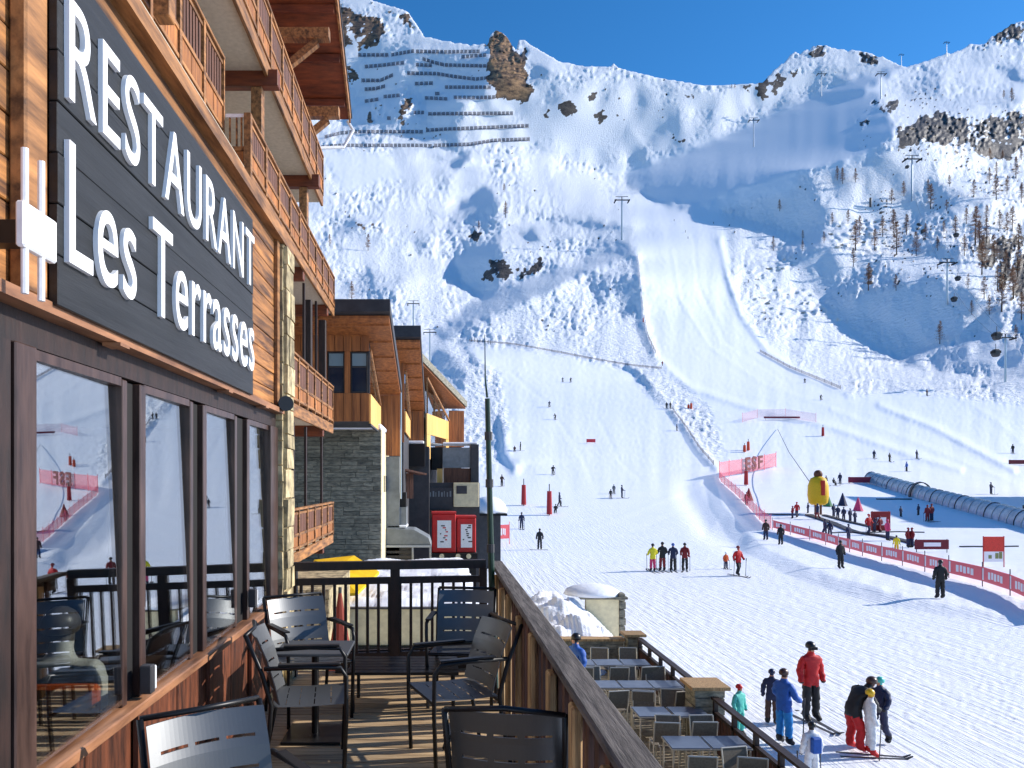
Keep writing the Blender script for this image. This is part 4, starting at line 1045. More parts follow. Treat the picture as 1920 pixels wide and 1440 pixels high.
for x, y, lab in ((-1.42, 10.6, 'folded red-brown parasol behind the end railing'),):
    pa = empty('folded_parasol', (x, y, G0), 0, lab, 'parasol')
    loc_build(MB().tube([(x,y,G0),(x,y,E-1.5)], .025, 8), 'pole', 'dgrey', pa)
    loc_build(MB().tube([(x,y,E-1.55),(x,y,E-1.9),(x,y,E-2.4),(x,y,E-3.0)], [.02,.07,.16,.2], 10), 'canopy', mat('red_brown_fabric', srgb(132,50,34), .8), pa)
lw = empty('stone_faced_wall', (-1.9, 11, G0), 0, 'pale rough stone wall below the lowest balcony', 'wall')
for m_ in wall_of_stones(None, -2.75, -1.75, 11.8, 14.5, E-3.6, E-1.7, .14, .24, '-y', .15, .35, .04): loc_build(m_, 'stone', 'stone', lw)
loc_build(MB().ab(-2.75, -1.75, 11.82, 14.5, G0, E-1.72), 'core', 'stone', lw)
# ------------------------------------------------------------------ furniture of the upper deck
M['chair'] = mat('satin_graphite_metal', srgb(104,106,108), .46, .75)
M['chairleg'] = mat('graphite_tube', srgb(24,24,26), .4, .3)
def sheet(mb, pts, w, rows, slots, th=.006, arc=.03, gap=.012):
    """slotted metal sheet: pts = profile (y, z) from bottom to top, strips across x, bowed by arc"""
    segs = 26; total = len(pts)-1
    def pt(t, s):  # t along the profile 0..1, s across -1..1
        f = t*total; i = min(int(f), total-1); a = f-i
        y = pts[i][0]*(1-a)+pts[i+1][0]*a; z = pts[i][1]*(1-a)+pts[i+1][1]*a
        return (s*w/2, y+arc*(s*s), z)
    L = sum(math.hypot(pts[i+1][0]-pts[i][0], pts[i+1][1]-pts[i][1]) for i in range(total))
    def strip(t0, t1, s0, s1, n):
        vs = []; fs = []
        for k in range(n+1):
            s = s0+(s1-s0)*k/n
            for t in (t0, t1):
                x, y, z = pt(t, s); vs += [(x, y, z), (x, y+th, z)]
        for k in range(n):
            a = 4*k; b = 4*k+4
            fs += [(a,b,b+2,a+2), (a+1,a+3,b+3,b+1), (a,a+1,b+1,b), (a+2,b+2,b+3,a+3)]
        fs += [(0,2,3,1), (4*n,4*n+1,4*n+3,4*n+2)]
        mb.add(vs, fs)
    g = gap/L; h = (1-rows*g)/(rows+1)
    for r in range(rows+1):
        t0 = r*(h+g); sub = 3 if total > 1 else 1
        for q in range(sub): strip(t0+h*q/sub, t0+h*(q+1)/sub, -1, 1, segs)
        if r < rows:
            cuts = [-1, -.80]
            for c in range(slots):
                a = -.80+1.6*c/slots; b = -.80+1.6*(c+1)/slots
                cuts += []
            edges_ = [(-1, -.8)] + [(-.8+1.6*(c+1)/slots-.06, -.8+1.6*(c+1)/slots+.06) for c in range(slots-1)] + [(.8, 1)]
            for a, b in edges_: strip(t0+h, t0+h+g, a, b, 1)
    return mb
def arm_chair(label, loc, rz, group='slatted metal armchairs on the upper deck', stacked=False):
    """armchair facing local -y; origin on the floor"""
    t = empty('metal_armchair', (0,0,0), 0, label, 'chair', group)
    def q(mb, n, m, **k):
        o = mb.build(n, M[m], None, **k); par(o, t)
        if n in ('backrest', 'seat'):
            bm = bmesh.new(); bm.from_mesh(o.data); bmesh.ops.remove_doubles(bm, verts=bm.verts, dist=.0004); bm.to_mesh(o.data); bm.free()
        return o
    q(sheet(MB(), [(.20,.44),(.225,.55),(.27,.70),(.33,.84)], .46, 3, 3, arc=-.05), 'backrest', 'chair', smooth=False)
    q(sheet(MB(), [(-.24,.435),(0,.425),(.19,.43)], .46, 4, 3, arc=.0), 'seat', 'chair')
    t2 = MB(); 
    for s in (-1, 1):
        q(MB().tube([(s*.245,-.22,0),(s*.25,-.235,.36),(s*.255,-.235,.60),(s*.26,-.20,.655),(s*.262,.0,.665),(s*.25,.24,.66)], .0135, 8), 'front_leg', 'chairleg', smooth=True)
        q(MB().tube([(s*.245,.27,0),(s*.238,.21,.30),(s*.232,.20,.44),(s*.236,.25,.62),(s*.236,.345,.85)], .0135, 8), 'rear_leg', 'chairleg', smooth=True)
        q(MB().beam((s*.248,-.20,.662+.016),(s*.252,.16,.665+.016), .045, .012), 'armrest', 'chairleg', bevel=.003)
    q(MB().tube([(-.236,.349,.852),(0,.318,.858),(.236,.349,.852)], .012, 8), 'top_bar', 'chairleg', smooth=True)
    q(MB().tube([(-.24,-.23,.42),(.24,-.23,.42)], .011, 8), 'crossbar', 'chairleg')
    q(MB().tube([(-.235,.2,.40),(.235,.2,.40)], .011, 8), 'crossbar', 'chairleg')
    t.location = loc; t.rotation_euler = (0,0,rz)
    return t
c0 = arm_chair('silver-lit metal armchair in the lower left corner under the first window', (-.80, 2.62, 0), R(8+180-180))
def chair_at(label, loc, rz):
    c = copy_tree(c0); c['label'] = label; c.location = loc; c.rotation_euler = (0,0,rz); return c
# back of the chair is towards local +y; facing away from the viewer means turning it round
c0.rotation_euler = (0,0,R(36)); c0.location = (-.74, 2.68, 0)
chair_at('dark metal armchair in the foreground beside the side railing', (.31, 3.25, 0), R(170))
chair_at('black metal armchair by the third window turned to the right', (-.82, 4.62, 0), R(98))
chair_at('metal armchair with gleaming backrest at the far end by the last window', (-.98, 5.6, 0), R(32))
chair_at('black armchair at the far end of the deck beside the green pole', (.18, 5.95, 0), R(-8))
chair_at('black armchair behind the foreground one, backing on to the side railing', (.10, 4.75, 0), R(-70))
lt_ = empty('low_table', (-.28, 5.85, 0), 0, 'low dark slatted table between the far chairs on the deck', 'table')
for i in range(6): 
    o = MB().box((0,-.22+i*.088,.31), (.84,.078,.022)).build('slat', M['chairleg']); par(o, lt_)
for x in (-.38, .38):
    for y in (-.2, .2): par(MB().tube([(x,y,0),(x,y,.298)], .014, 8).build('leg', M['chairleg']), lt_)
ct = empty('square_table', (-.86, 5.15, 0), 0, 'metal table with bright top between two chairs near the last window', 'table')
par(MB().box((0,0,.6), (.5,.42,.02)).build('tabletop', M['chair'], bevel=.004), ct)
par(MB().tube([(0,0,.02),(0,0,.589)], .025, 10).build('column', M['chairleg']), ct)
par(MB().box((0,0,.01), (.4,.4,.02)).build('foot', M['chairleg'], bevel=.004), ct)
# green pole with whip on the side railing
gpole = empty('green_pole', (.40, 6.5, 0), 0, 'slim dark green pole tapering to a whip by the end railing', 'pole')
M['green'] = rough_mat('bottle_green_paint', srgb(18,62,44), srgb(10,34,26), 8, .35, .2)
loc_build(MB().tube([(.47,6.35,.0),(.44,6.35,.9),(.40,6.3,2.45)], [.03,.028,.022], 10), 'lower_tube', 'green', gpole)
loc_build(MB().tube([(.398,6.3,2.46),(.382,6.3,2.62),(.378,6.3,2.99)], [.010,.006,.003], 8), 'whip', 'green', gpole)
for z in (.5, 1.15, 1.7, 2.1): loc_build(MB().tube([(.452-.02*z,6.34-.015*z,z),(.452-.02*z,6.34-.015*z,z+.07)], .034, 10), 'collar', 'dgrey', gpole)
# window handles / sockets
for y, z in ((3.43, .86), (5.36, .93)):
    wb = empty('wall_heater_box', (XF+.06, y, z), 0, 'small white and dark box fixed on the sill by the %s window' % ('second' if y < 4 else 'last'), 'box')
    loc_build(MB().ab(XF+.02, XF+.075, y-.03, y+.02, z-.08, z+.05), 'dark_body', 'dgrey', wb, bevel=.005)
    loc_build(MB().ab(XF+.02, XF+.075, y+.021, y+.04, z-.07, z+.04), 'white_face', 'white', wb, bevel=.005)

# ------------------------------------------------------------------ lower dining terrace
TZ = E-5.2
M['pave'] = rough_mat('weathered_terrace_slabs', srgb(186,172,146), srgb(112,104,92), 5, .8, .6, rnd=.25)
dt = empty('dining_terrace', (3.2, 15, TZ), 0, 'raised slab paved dining terrace below the deck', 'terrace')
loc_build(MB().ab(.7, 5.3, 6.5, 20.4, G0-.05, TZ-.03), 'base', 'slate', dt)
for i in range(8):
    for j in range(23):
        x = .7+i*.575; y = 6.6+j*.6
        if x/y > .32: pass
        loc_build(MB().ab(x+.006, x+.569, y+.006, y+.594, TZ-.03, TZ+random.uniform(-.004,.004)), 'slab', 'pave', dt)
ew = empty('terrace_end_wall', (3, 20.3, TZ), 0, 'dark stone wall closing the far end of the dining terrace', 'wall')
for m_ in wall_of_stones(None, 1.2, 5.0, 20.35, 20.6, TZ, E-4.34, .12, .2, '-y', .3, .6, .03): loc_build(m_, 'stone', 'slate', ew)
loc_build(MB().ab(1.2, 5.0, 20.37, 20.6, G0, E-4.35), 'core', 'slate', ew)
loc_build(MB().ab(1.15, 5.02, 20.28, 20.66, E-4.339, E-4.28), 'coping', 'endwood', ew)
def pier(x, y, s, zt, label):
    p = empty('stone_pier', (x, y, TZ), 0, label, 'pillar', 'piers of the dining terrace railing')
    k = 0; z = G0
    while z < zt-.12:
        loc_build(MB().box((x,y,z+.085), (s-.02*(k%2),s-.02*((k+1)%2),.16)), 'stone', 'slate', p, bevel=.01); z += .17; k += 1
    loc_build(MB().box((x,y,zt-.02), (s+.16,s+.16,.07)), 'cap', 'endwood', p, bevel=.008)
pier(5.25, 20.3, .42, E-4.12, 'small stone pier at the far corner of the dining terrace')
pier(5.28, 14.9, .60, E-4.02, 'broad capped pier halfway along the dining terrace railing')
def terr_rail(y0, y1, label):
    t = empty('terrace_railing', (5.35, y0, TZ), 0, label, 'railing', 'railings of the dining terrace')
    loc_build(MB().ab(5.28, 5.42, y0, y1, E-4.24, E-4.19), 'handrail', 'darkrail', t)
    loc_build(MB().ab(5.31, 5.39, y0, y1, E-4.52, E-4.46), 'middle_rail', 'darkrail', t)
    n = round((y1-y0)/.95)
    for i in range(n+1):
        y = y0+.05+(y1-y0-.1)*i/n; loc_build(MB().ab(5.31, 5.39, y-.04, y+.04, G0, E-4.241), 'post', 'darkrail', t)
    n = int((y1-y0)/.14)
    for i in range(n):
        y = y0+(y1-y0)*i/n; loc_build(MB().ab(5.33, 5.36, y+.01, y+.115, TZ-.05, E-4.521), 'board', 'postwood', t)
terr_rail(15.22, 20.05, 'dark slatted terrace railing from the corner pier to the broad pier')
terr_rail(7.0, 14.55, 'dark slatted terrace railing running from the broad pier to the viewer')

M['mesh'] = rough_mat('taupe_mesh', srgb(122,112,98), srgb(96,88,76), 30, .7, .3)
M['tabtop'] = rough_mat('slate_blue_tabletop', srgb(96,108,128), srgb(72,82,102), 3, .3, .05)
M['alu2'] = mat('pale_aluminium', srgb(196,190,178), .4, .5)
def tchair():
    t = empty('terrace_chair', (0,0,0), 0, '', 'chair', 'mesh chairs on the dining terrace')
    b = lambda mb, n, m: par(mb.build(n, M[m]), t)
    for s in (-1, 1):
        b(MB().tube([(s*.22,-.2,0),(s*.22,-.2,.43),(s*.22,.18,.44)], .014, 6), 'front_leg', 'alu2')
        b(MB().tube([(s*.22,.24,0),(s*.22,.19,.44),(s*.22,.28,.88)], .014, 6), 'rear_leg', 'alu2')
    b(MB().tube([(-.22,.28,.88),(.22,.28,.88)], .014, 6), 'top_bar', 'alu2')
    b(MB().ab(-.205,.205,-.2,.18,.435,.445), 'seat', 'mesh')
    m_ = MB(); m_.add([(-.205,.2,.5),(.205,.2,.5),(.205,.275,.865),(-.205,.275,.865),(-.205,.21,.5),(.205,.21,.5),(.205,.285,.865),(-.205,.285,.865)],[(0,1,2,3),(7,6,5,4),(0,4,5,1),(1,5,6,2),(2,6,7,3),(3,7,4,0)])
    b(m_, 'backrest', 'mesh'); return t
def ttable():
    t = empty('terrace_table', (0,0,0), 0, '', 'table', 'square tables on the dining terrace')
    b = lambda mb, n, m: par(mb.build(n, M[m]), t)
    b(MB().ab(-.32,.32,-.30,.30,.735,.75), 'tabletop', 'tabtop'); b(MB().ab(-.335,.335,-.315,.315,.715,.734), 'rim', 'alu2')
    for x in (-.3,.3):
        for y in (-.28,.28): b(MB().tube([(x,y,0),(x,y,.714)], .016, 6), 'leg', 'alu2')
    return t
tc0, tt0 = tchair(), ttable()
rows = [(18.4, [(3.45,'left'),(4.12,'middle'),(4.80,'right')], 'back row'),
        (16.4, [(3.60,'left'),(4.28,'middle'),(4.95,'right')], 'second row'),
        (14.45, [(4.10,'left'),(4.80,'right')], 'row beside the broad pier'),
        (12.75, [(4.20,'left'),(4.88,'right')], 'second nearest row'),
        (11.1, [(4.90,'only')], 'nearest row')]
first_t = first_c = True; rr = random.Random(4)
for (y, xs, rn_) in rows:
    for x, nm in xs:
        t = tt0 if first_t else copy_tree(tt0); first_t = False
        t.location = (x, y, TZ+.005); t.rotation_euler = (0,0,R(rr.uniform(-3,3)))
        t['label'] = '%s slate blue topped table in the %s of the lower terrace' % (nm, rn_)
        for side in (0, 1):
            c = tc0 if first_c else copy_tree(tc0); first_c = False
            dy = -.78 if side == 0 else .74
            c.location = (x+rr.uniform(-.08,.08), y+dy+rr.uniform(-.05,.05), TZ+.005)
            c.rotation_euler = (0,0,R((180 if side == 0 else 0)+rr.uniform(-14,14)))
            c['label'] = 'mesh chair on the %s side of the %s table, %s' % ('near' if side == 0 else 'far', nm, rn_)
# ------------------------------------------------------------------ people: one continuous skinned body per pose
def body_mesh(pose):
    """pose: dict of joints; returns a mesh with slots 0 jacket 1 trousers 2 boots 3 gloves 4 skin 5 hat"""
    J = dict(pelvis=(0,0,.93), waist=(0,0,1.10), chest=(0,0,1.30), collar=(0,0,1.44), neck=(0,-.005,1.51), head=(0,-.015,1.60), top=(0,-.01,1.70),
             nose=(0,-.105,1.595),
             shL=(-.18,0,1.40), elL=(-.25,.03,1.14), wrL=(-.26,-.05,.93), haL=(-.26,-.07,.84),
             shR=(.18,0,1.40), elR=(.25,.03,1.14), wrR=(.26,-.05,.93), haR=(.26,-.07,.84),
             hiL=(-.09,0,.88), knL=(-.11,-.02,.50), anL=(-.12,0,.13), toL=(-.13,-.17,.06),
             hiR=(.09,0,.88), knR=(.11,-.02,.50), anR=(.12,0,.13), toR=(.13,-.17,.06))
    J.update(pose)
    rad = dict(pelvis=.17, waist=.165, chest=.185, collar=.125, neck=.06, head=.092, top=.072, nose=.02,
               shL=.10, elL=.078, wrL=.062, haL=.058, shR=.10, elR=.078, wrR=.062, haR=.058,
               hiL=.115, knL=.092, anL=.085, toL=.06, hiR=.115, knR=.092, anR=.085, toR=.06)
    E_ = [('pelvis','waist'),('waist','chest'),('chest','collar'),('collar','neck'),('neck','head'),('head','top'),('head','nose'),
          ('chest','shL'),('shL','elL'),('elL','wrL'),('wrL','haL'),('chest','shR'),('shR','elR'),('elR','wrR'),('wrR','haR'),
          ('pelvis','hiL'),('hiL','knL'),('knL','anL'),('anL','toL'),('pelvis','hiR'),('hiR','knR'),('knR','anR'),('anR','toR')]
    ks = list(J); me = bpy.data.meshes.new('sk')
    me.from_pydata([J[k] for k in ks], [(ks.index(a), ks.index(b)) for a, b in E_], [])
    o = bpy.data.objects.new('sk', me); C.objects.link(o)
    sk = o.modifiers.new('s', 'SKIN'); sk.use_smooth_shade = True; sk.branch_smoothing = .3
    for i, k in enumerate(ks):
        v = me.skin_vertices[0].data[i]; v.radius = (rad[k], rad[k]*(.8 if k in ('pelvis','waist','chest','collar') else 1)); v.use_root = (k == 'pelvis')
    ss_ = o.modifiers.new('u', 'SUBSURF'); ss_.levels = 2; ss_.render_levels = 2
    dg = bpy.context.evaluated_depsgraph_get(); dg.update()
    m2 = bpy.data.meshes.new_from_object(o.evaluated_get(dg)); bpy.data.objects.remove(o); bpy.data.meshes.remove(me)
    seg = {'waist':0,'chest':0,'collar':0,'neck':4,'head':4,'top':5,'nose':4,'shL':0,'elL':0,'wrL':0,'haL':3,'shR':0,'elR':0,'wrR':0,'haR':3,
           'hiL':1,'knL':1,'anL':1,'toL':2,'hiR':1,'knR':1,'anR':1,'toR':2}
    A_ = [(Vector(J[a]), Vector(J[b]), seg[b], a, b) for a, b in E_]
    for p in m2.polygons:
        c = p.center; best = 9; s = 0
        for a, b, k, na, nb in A_:
            d = b-a; t = max(0, min(1, (c-a).dot(d)/max(d.length_squared, 1e-9)))
            q = (c-a-d*t).length/((rad[na]+rad[nb])/2)
            if q < best: best = q; s = k
        if s == 1 and c.z > J['pelvis'][2]-.13: s = 0
        if s == 1 and c.z < J['anL'][2]+.10 and c.z < .3: s = 2
        if s == 4 and c.z > J['head'][2]+.035: s = 5
        if s == 4 and c.z < J['neck'][2]-.02: s = 0
        if s == 0 and c.z < J['pelvis'][2]-.14 and abs(c.x) < .2: s = 1
        p.material_index = s; p.use_smooth = True
    for i in range(6): m2.materials.append(None)
    for v in m2.vertices:      # folds of padded clothes
        z = v.co.z; k = .009 if z < J['collar'][2]-.02 else 0
        f = math.sin(z*31+4*math.sin(v.co.x*9)+v.co.y*7) + .7*math.sin(z*57+v.co.x*21)
        v.co += v.normal*k*f*.8
    return m2
POSE = {
 'stand': {},
 'back': {},
 'walk': dict(knL=(-.11,-.16,.52), anL=(-.12,-.10,.15), toL=(-.12,-.27,.10), knR=(.10,.02,.49), anR=(.11,.24,.16), toR=(.11,.10,.07), elL=(-.24,.10,1.15), wrL=(-.24,.06,.94), haL=(-.24,.03,.86), elR=(.24,-.04,1.14), wrR=(.23,-.20,1.0), haR=(.23,-.26,.95)),
 'ski': dict(pelvis=(0,.10,.78), waist=(0,.04,.94), chest=(0,-.08,1.13), collar=(0,-.14,1.26), neck=(0,-.17,1.32), head=(0,-.21,1.41), top=(0,-.22,1.51), nose=(0,-.31,1.40),
             shL=(-.19,-.10,1.23), elL=(-.29,-.16,1.02), wrL=(-.27,-.36,.96), haL=(-.27,-.44,.96), shR=(.19,-.10,1.23), elR=(.29,-.16,1.02), wrR=(.27,-.36,.96), haR=(.27,-.44,.96),
             hiL=(-.10,.10,.74), knL=(-.14,-.14,.46), anL=(-.14,0,.13), toL=(-.14,-.17,.07), hiR=(.10,.10,.74), knR=(.14,-.14,.46), anR=(.14,0,.13), toR=(.14,-.17,.07)),
 'pole': dict(elL=(-.27,-.04,1.13), wrL=(-.22,-.24,1.05), haL=(-.20,-.30,1.05), elR=(.27,-.04,1.13), wrR=(.22,-.24,1.05), haR=(.20,-.30,1.05)),
 'bend': dict(pelvis=(0,.12,.86), waist=(0,.06,1.02), chest=(0,-.12,1.17), collar=(0,-.24,1.26), neck=(0,-.29,1.29), head=(0,-.36,1.35), top=(0,-.40,1.43), nose=(0,-.44,1.29),
              shL=(-.19,-.14,1.22), elL=(-.22,-.24,.96), wrL=(-.14,-.40,.84), haL=(-.12,-.46,.80), shR=(.19,-.14,1.22), elR=(.22,-.24,.96), wrR=(.14,-.40,.84), haR=(.12,-.46,.80),
              hiL=(-.09,.12,.82), knL=(-.12,.0,.48), anL=(-.13,.06,.13), toL=(-.13,-.11,.06), hiR=(.09,.12,.82), knR=(.12,.0,.48), anR=(.13,.06,.13), toR=(.13,-.11,.06)),
 'sit': dict(pelvis=(0,.0,.50), waist=(0,.02,.66), chest=(0,0,.86), collar=(0,-.02,1.0), neck=(0,-.03,1.06), head=(0,-.05,1.15), top=(0,-.05,1.25), nose=(0,-.145,1.14),
             shL=(-.19,0,.96), elL=(-.25,-.02,.70), wrL=(-.18,-.25,.66), haL=(-.16,-.32,.66), shR=(.19,0,.96), elR=(.25,-.02,.70), wrR=(.18,-.25,.66), haR=(.16,-.32,.66),
             hiL=(-.09,-.02,.48), knL=(-.11,-.42,.48), anL=(-.11,-.42,.12), toL=(-.11,-.56,.06), hiR=(.09,-.02,.48), knR=(.11,-.42,.48), anR=(.11,-.42,.12), toR=(.11,-.56,.06)),
}
BM = {k: body_mesh(v) for k, v in POSE.items()}
CM = {}
def cmat(rgb, rough=.65):
    k = (tuple(rgb), rough)
    if k not in CM:
        CM[k] = rough_mat('cloth_%s' % len(CM), srgb(*rgb), tuple(list(x*.72 for x in srgb(*rgb)[:3])+[1]), 14, rough, .3, dist=.01)
    return CM[k]
COL = dict(black=(24,24,28), navy=(26,36,74), blue=(24,88,176), sky=(20,134,208), red=(206,22,26), dred=(140,24,30), yellow=(240,226,40), white=(238,238,240),
           teal=(90,206,190), grey=(96,98,104), brown=(74,44,36), orange=(236,96,28), pink=(220,60,110), green=(60,130,80), skin=(206,150,120), purple=(90,50,110), gold=(236,186,20), lblue=(120,190,226))
def sticks():
    a = MB()
    a.add([(-.045,-.85,.055),(.045,-.85,.055),(.045,.78,.02),(-.045,.78,.02),(-.045,-.85,.07),(.045,-.85,.07),(.045,.78,.035),(-.045,.78,.035)], [])
    return a
skm = MB(); skm.ab(-.05, .05, -.80, .80, .0, .022); skm.add([(-.05,-.8,0),(.05,-.8,0),(.03,-.97,.09),(-.03,-.97,.09),(-.05,-.8,.022),(.05,-.8,.022),(.03,-.97,.105),(-.03,-.97,.105)], [(0,1,2,3),(7,6,5,4),(0,4,5,1),(1,5,6,2),(2,6,7,3),(3,7,4,0)])
SKI_ME = skm.mesh('ski', [M['dgrey']])
POLE_ME = MB().tube([(0,0,0),(0,.0,1.05)], .014, 5).tube([(0,0,.95),(0,0,1.09)], .022, 6).tube([(0,0,.07),(0,0,.085)], [.06,.02], 8).mesh('pole', [M['dgrey']])
hl = MB().ball((0,0,0), (.104,.118,.105), 12, 8); hl.v = [(a,b,c if c > -.05 else -.05) for a,b,c in hl.v]
HELM_ME = hl.mesh('helmet', [M['dgrey']], smooth=True)
GOG_ME = MB().ab(-.075,.075,-.145,-.10,-.045,.015).mesh('goggles', [M['black']])
EYE_ME = MB().ball((0,0,0), .011, 6, 4).mesh('eye', [M['black']])
def person(loc, rz, pose, jacket, trousers, label, scale=1.0, hat='black', gear='ski', boots='black', gloves='black', skin='skin', group=None, cat='skier', pack=None, near=False):
    o = bpy.data.objects.new('person', BM[pose]); C.objects.link(o)
    o.location = loc; o.rotation_euler = (0,0,rz); o.scale = (scale,)*3
    for i, c in enumerate((jacket, trousers, boots, gloves, skin, hat)):
        o.material_slots[i].link = 'OBJECT'; o.material_slots[i].material = cmat(COL[c] if isinstance(c, str) else c)
    tag(o, label, cat, group)
    J = dict(BODYJ); J.update(POSE[pose])
    def kid(name, me, l, r=(0,0,0), m=None, s=(1,1,1)):
        k = inst(name, me, o, l, r, s)
        if m: k.material_slots[0].link = 'OBJECT'; k.material_slots[0].material = cmat(COL[m] if isinstance(m, str) else m, .35)
        return k
    if hat: kid('helmet', HELM_ME, (J['top'][0], J['top'][1]+.02, J['top'][2]-.035), m=hat)
    if near: 
        kid('goggles', GOG_ME, (J['head'][0], J['head'][1]+.02, J['head'][2]+.045))
    if gear in ('ski', 'both', 'polesonly', 'skisonly'):
        if gear != 'polesonly':
            for s in ('L', 'R'):
                kid('ski', SKI_ME, (J['an'+s][0], J['an'+s][1]-.02, -.012), (0,0,(.06 if s == 'L' else -.06)))
        for s in (('L', 'R') if gear != 'skisonly' else ()):
            h = Vector(J['ha'+s]); kid('ski_pole', POLE_ME, (h.x*1.25, h.y+.14 if pose == 'ski' else h.y-.02, .0), (R(-8) if pose == 'ski' else R(3),0,0), s=(1,1,min(1, (h.z+.06)/1.05)))
    if gear == 'board': kid('snowboard', SKI_ME, (0,0,-.01), (0,0,R(90)), s=(2.6,.85,1))
    if pack: 
        kid('backpack', MB().box((0,.2,1.18),(.26,.16,.42)).mesh('backpack', [cmat(COL[pack])], bevel=.03), (0,0,0))
    return o
BODYJ = dict(head=(0,-.015,1.60), top=(0,-.01,1.70), haL=(-.26,-.07,.84), haR=(.26,-.07,.84), anL=(-.12,0,.13), anR=(.12,0,.13))
def at(u, v): return G(u, v)
# near group on the run (rz 0 faces the viewer, 180 faces away)
person(at(1520,1352), R(8), 'stand', 'red', 'black', 'tall skier in red jacket and black trousers facing the viewer', 1.06, near=True, hat='black', gear='skisonly')
for s in (-1, 1):
    pass
person(at(1447,1360), R(150), 'stand', 'navy', 'brown', 'person in navy jacket and dark brown trousers behind the blue skier', .74, hat='navy', gear=None)
person(at(1470,1398), R(120), 'pole', 'blue', 'sky', 'skier in blue jacket and bright blue trousers leaning on poles', .93, hat='brown', gear='polesonly', near=False)
person(at(1386,1382), R(30), 'stand', 'teal', 'teal', 'child in mint green jacket with red hat beyond the terrace railing', .66, hat='red', gear=None, skin='skin')
person(at(1606,1408), R(105), 'bend', 'black', 'red', 'bending person in black jacket and red trousers helping a child', 1.02, hat='brown', boots='red', gear=None, near=False)
person(at(1632,1418), R(80), 'stand', 'white', 'white', 'child in white ski suit with red boots held by the bending person', .78, hat='gold', boots='red', gear='ski', gloves='white')
person(at(1650,1396), R(-60), 'walk', 'navy', 'navy', 'skier in navy jacket with mint helmet behind the white suited child', .82, hat='teal', gear=None)
person(at(1522,1475), R(185), 'stand', 'white', 'white', 'child in white suit with blue back and black hair at bottom edge', .70, hat='black', gear='polesonly', pack='blue', skin='brown')
person((3.02, 16.6, TZ), R(-55), 'pole', 'blue', 'lblue', 'man in bright blue jacket standing on the dining terrace by the deck', 1.04, hat='black', gear=None, cat='person', gloves='black')
person((2.98, 12.0, TZ), R(150), 'stand', 'gold', 'black', 'child in yellow jacket with black hat on the dining terrace', .72, hat='black', gear=None, cat='person')
# middle distance
person(at(1763,1131), R(175), 'back', 'black', 'black', 'person all in black walking up beside the red banner fence', 1.03, hat='black', gear=None, skin='grey')
person(at(1576,1073), R(10), 'stand', 'black', 'black', 'person in black standing just below the red banner fence', 1.0, gear=None)
person(at(1436,1018), R(180), 'back', 'brown', 'navy', 'person in dark brown jacket left of a pair by the fence bend', 1.05, gear=None)
person(at(1464,1027), R(180), 'back', 'black', 'black', 'person in black right of a pair by the fence bend', 1.0, gear=None)
person(at(1224,1072), R(185), 'pole', 'yellow', 'pink', 'skier in yellow jacket and pink trousers, leftmost of the four', 1.0)
person(at(1242,1071), R(180), 'pole', 'black', 'dred', 'skier in black jacket and red trousers, second of the four', 1.04)
person(at(1262,1071), R(170), 'pole', 'navy', 'black', 'skier in navy blue jacket, third of the four', 1.0, hat='blue')
person(at(1284,1070), R(160), 'walk', 'dred', 'black', 'skier in dark red jacket, rightmost of the four', 1.0)
person(at(1361,1067), R(10), 'stand', 'orange', 'navy', 'small child in orange jacket beside the red skier', .62, hat='white')
person(at(1384,1080), R(20), 'walk', 'red', 'black', 'skier in red jacket and black trousers next to the small child', 1.02, hat='dred')
person(at(1012,1031), R(180), 'stand', 'black', 'black', 'snowboarder in black standing right of the red fence net', 1.0, gear='board')
person(at(978,992), R(180), 'stand', 'navy', 'navy', 'skier in navy in the shade beside the snow roofed hut', .95)
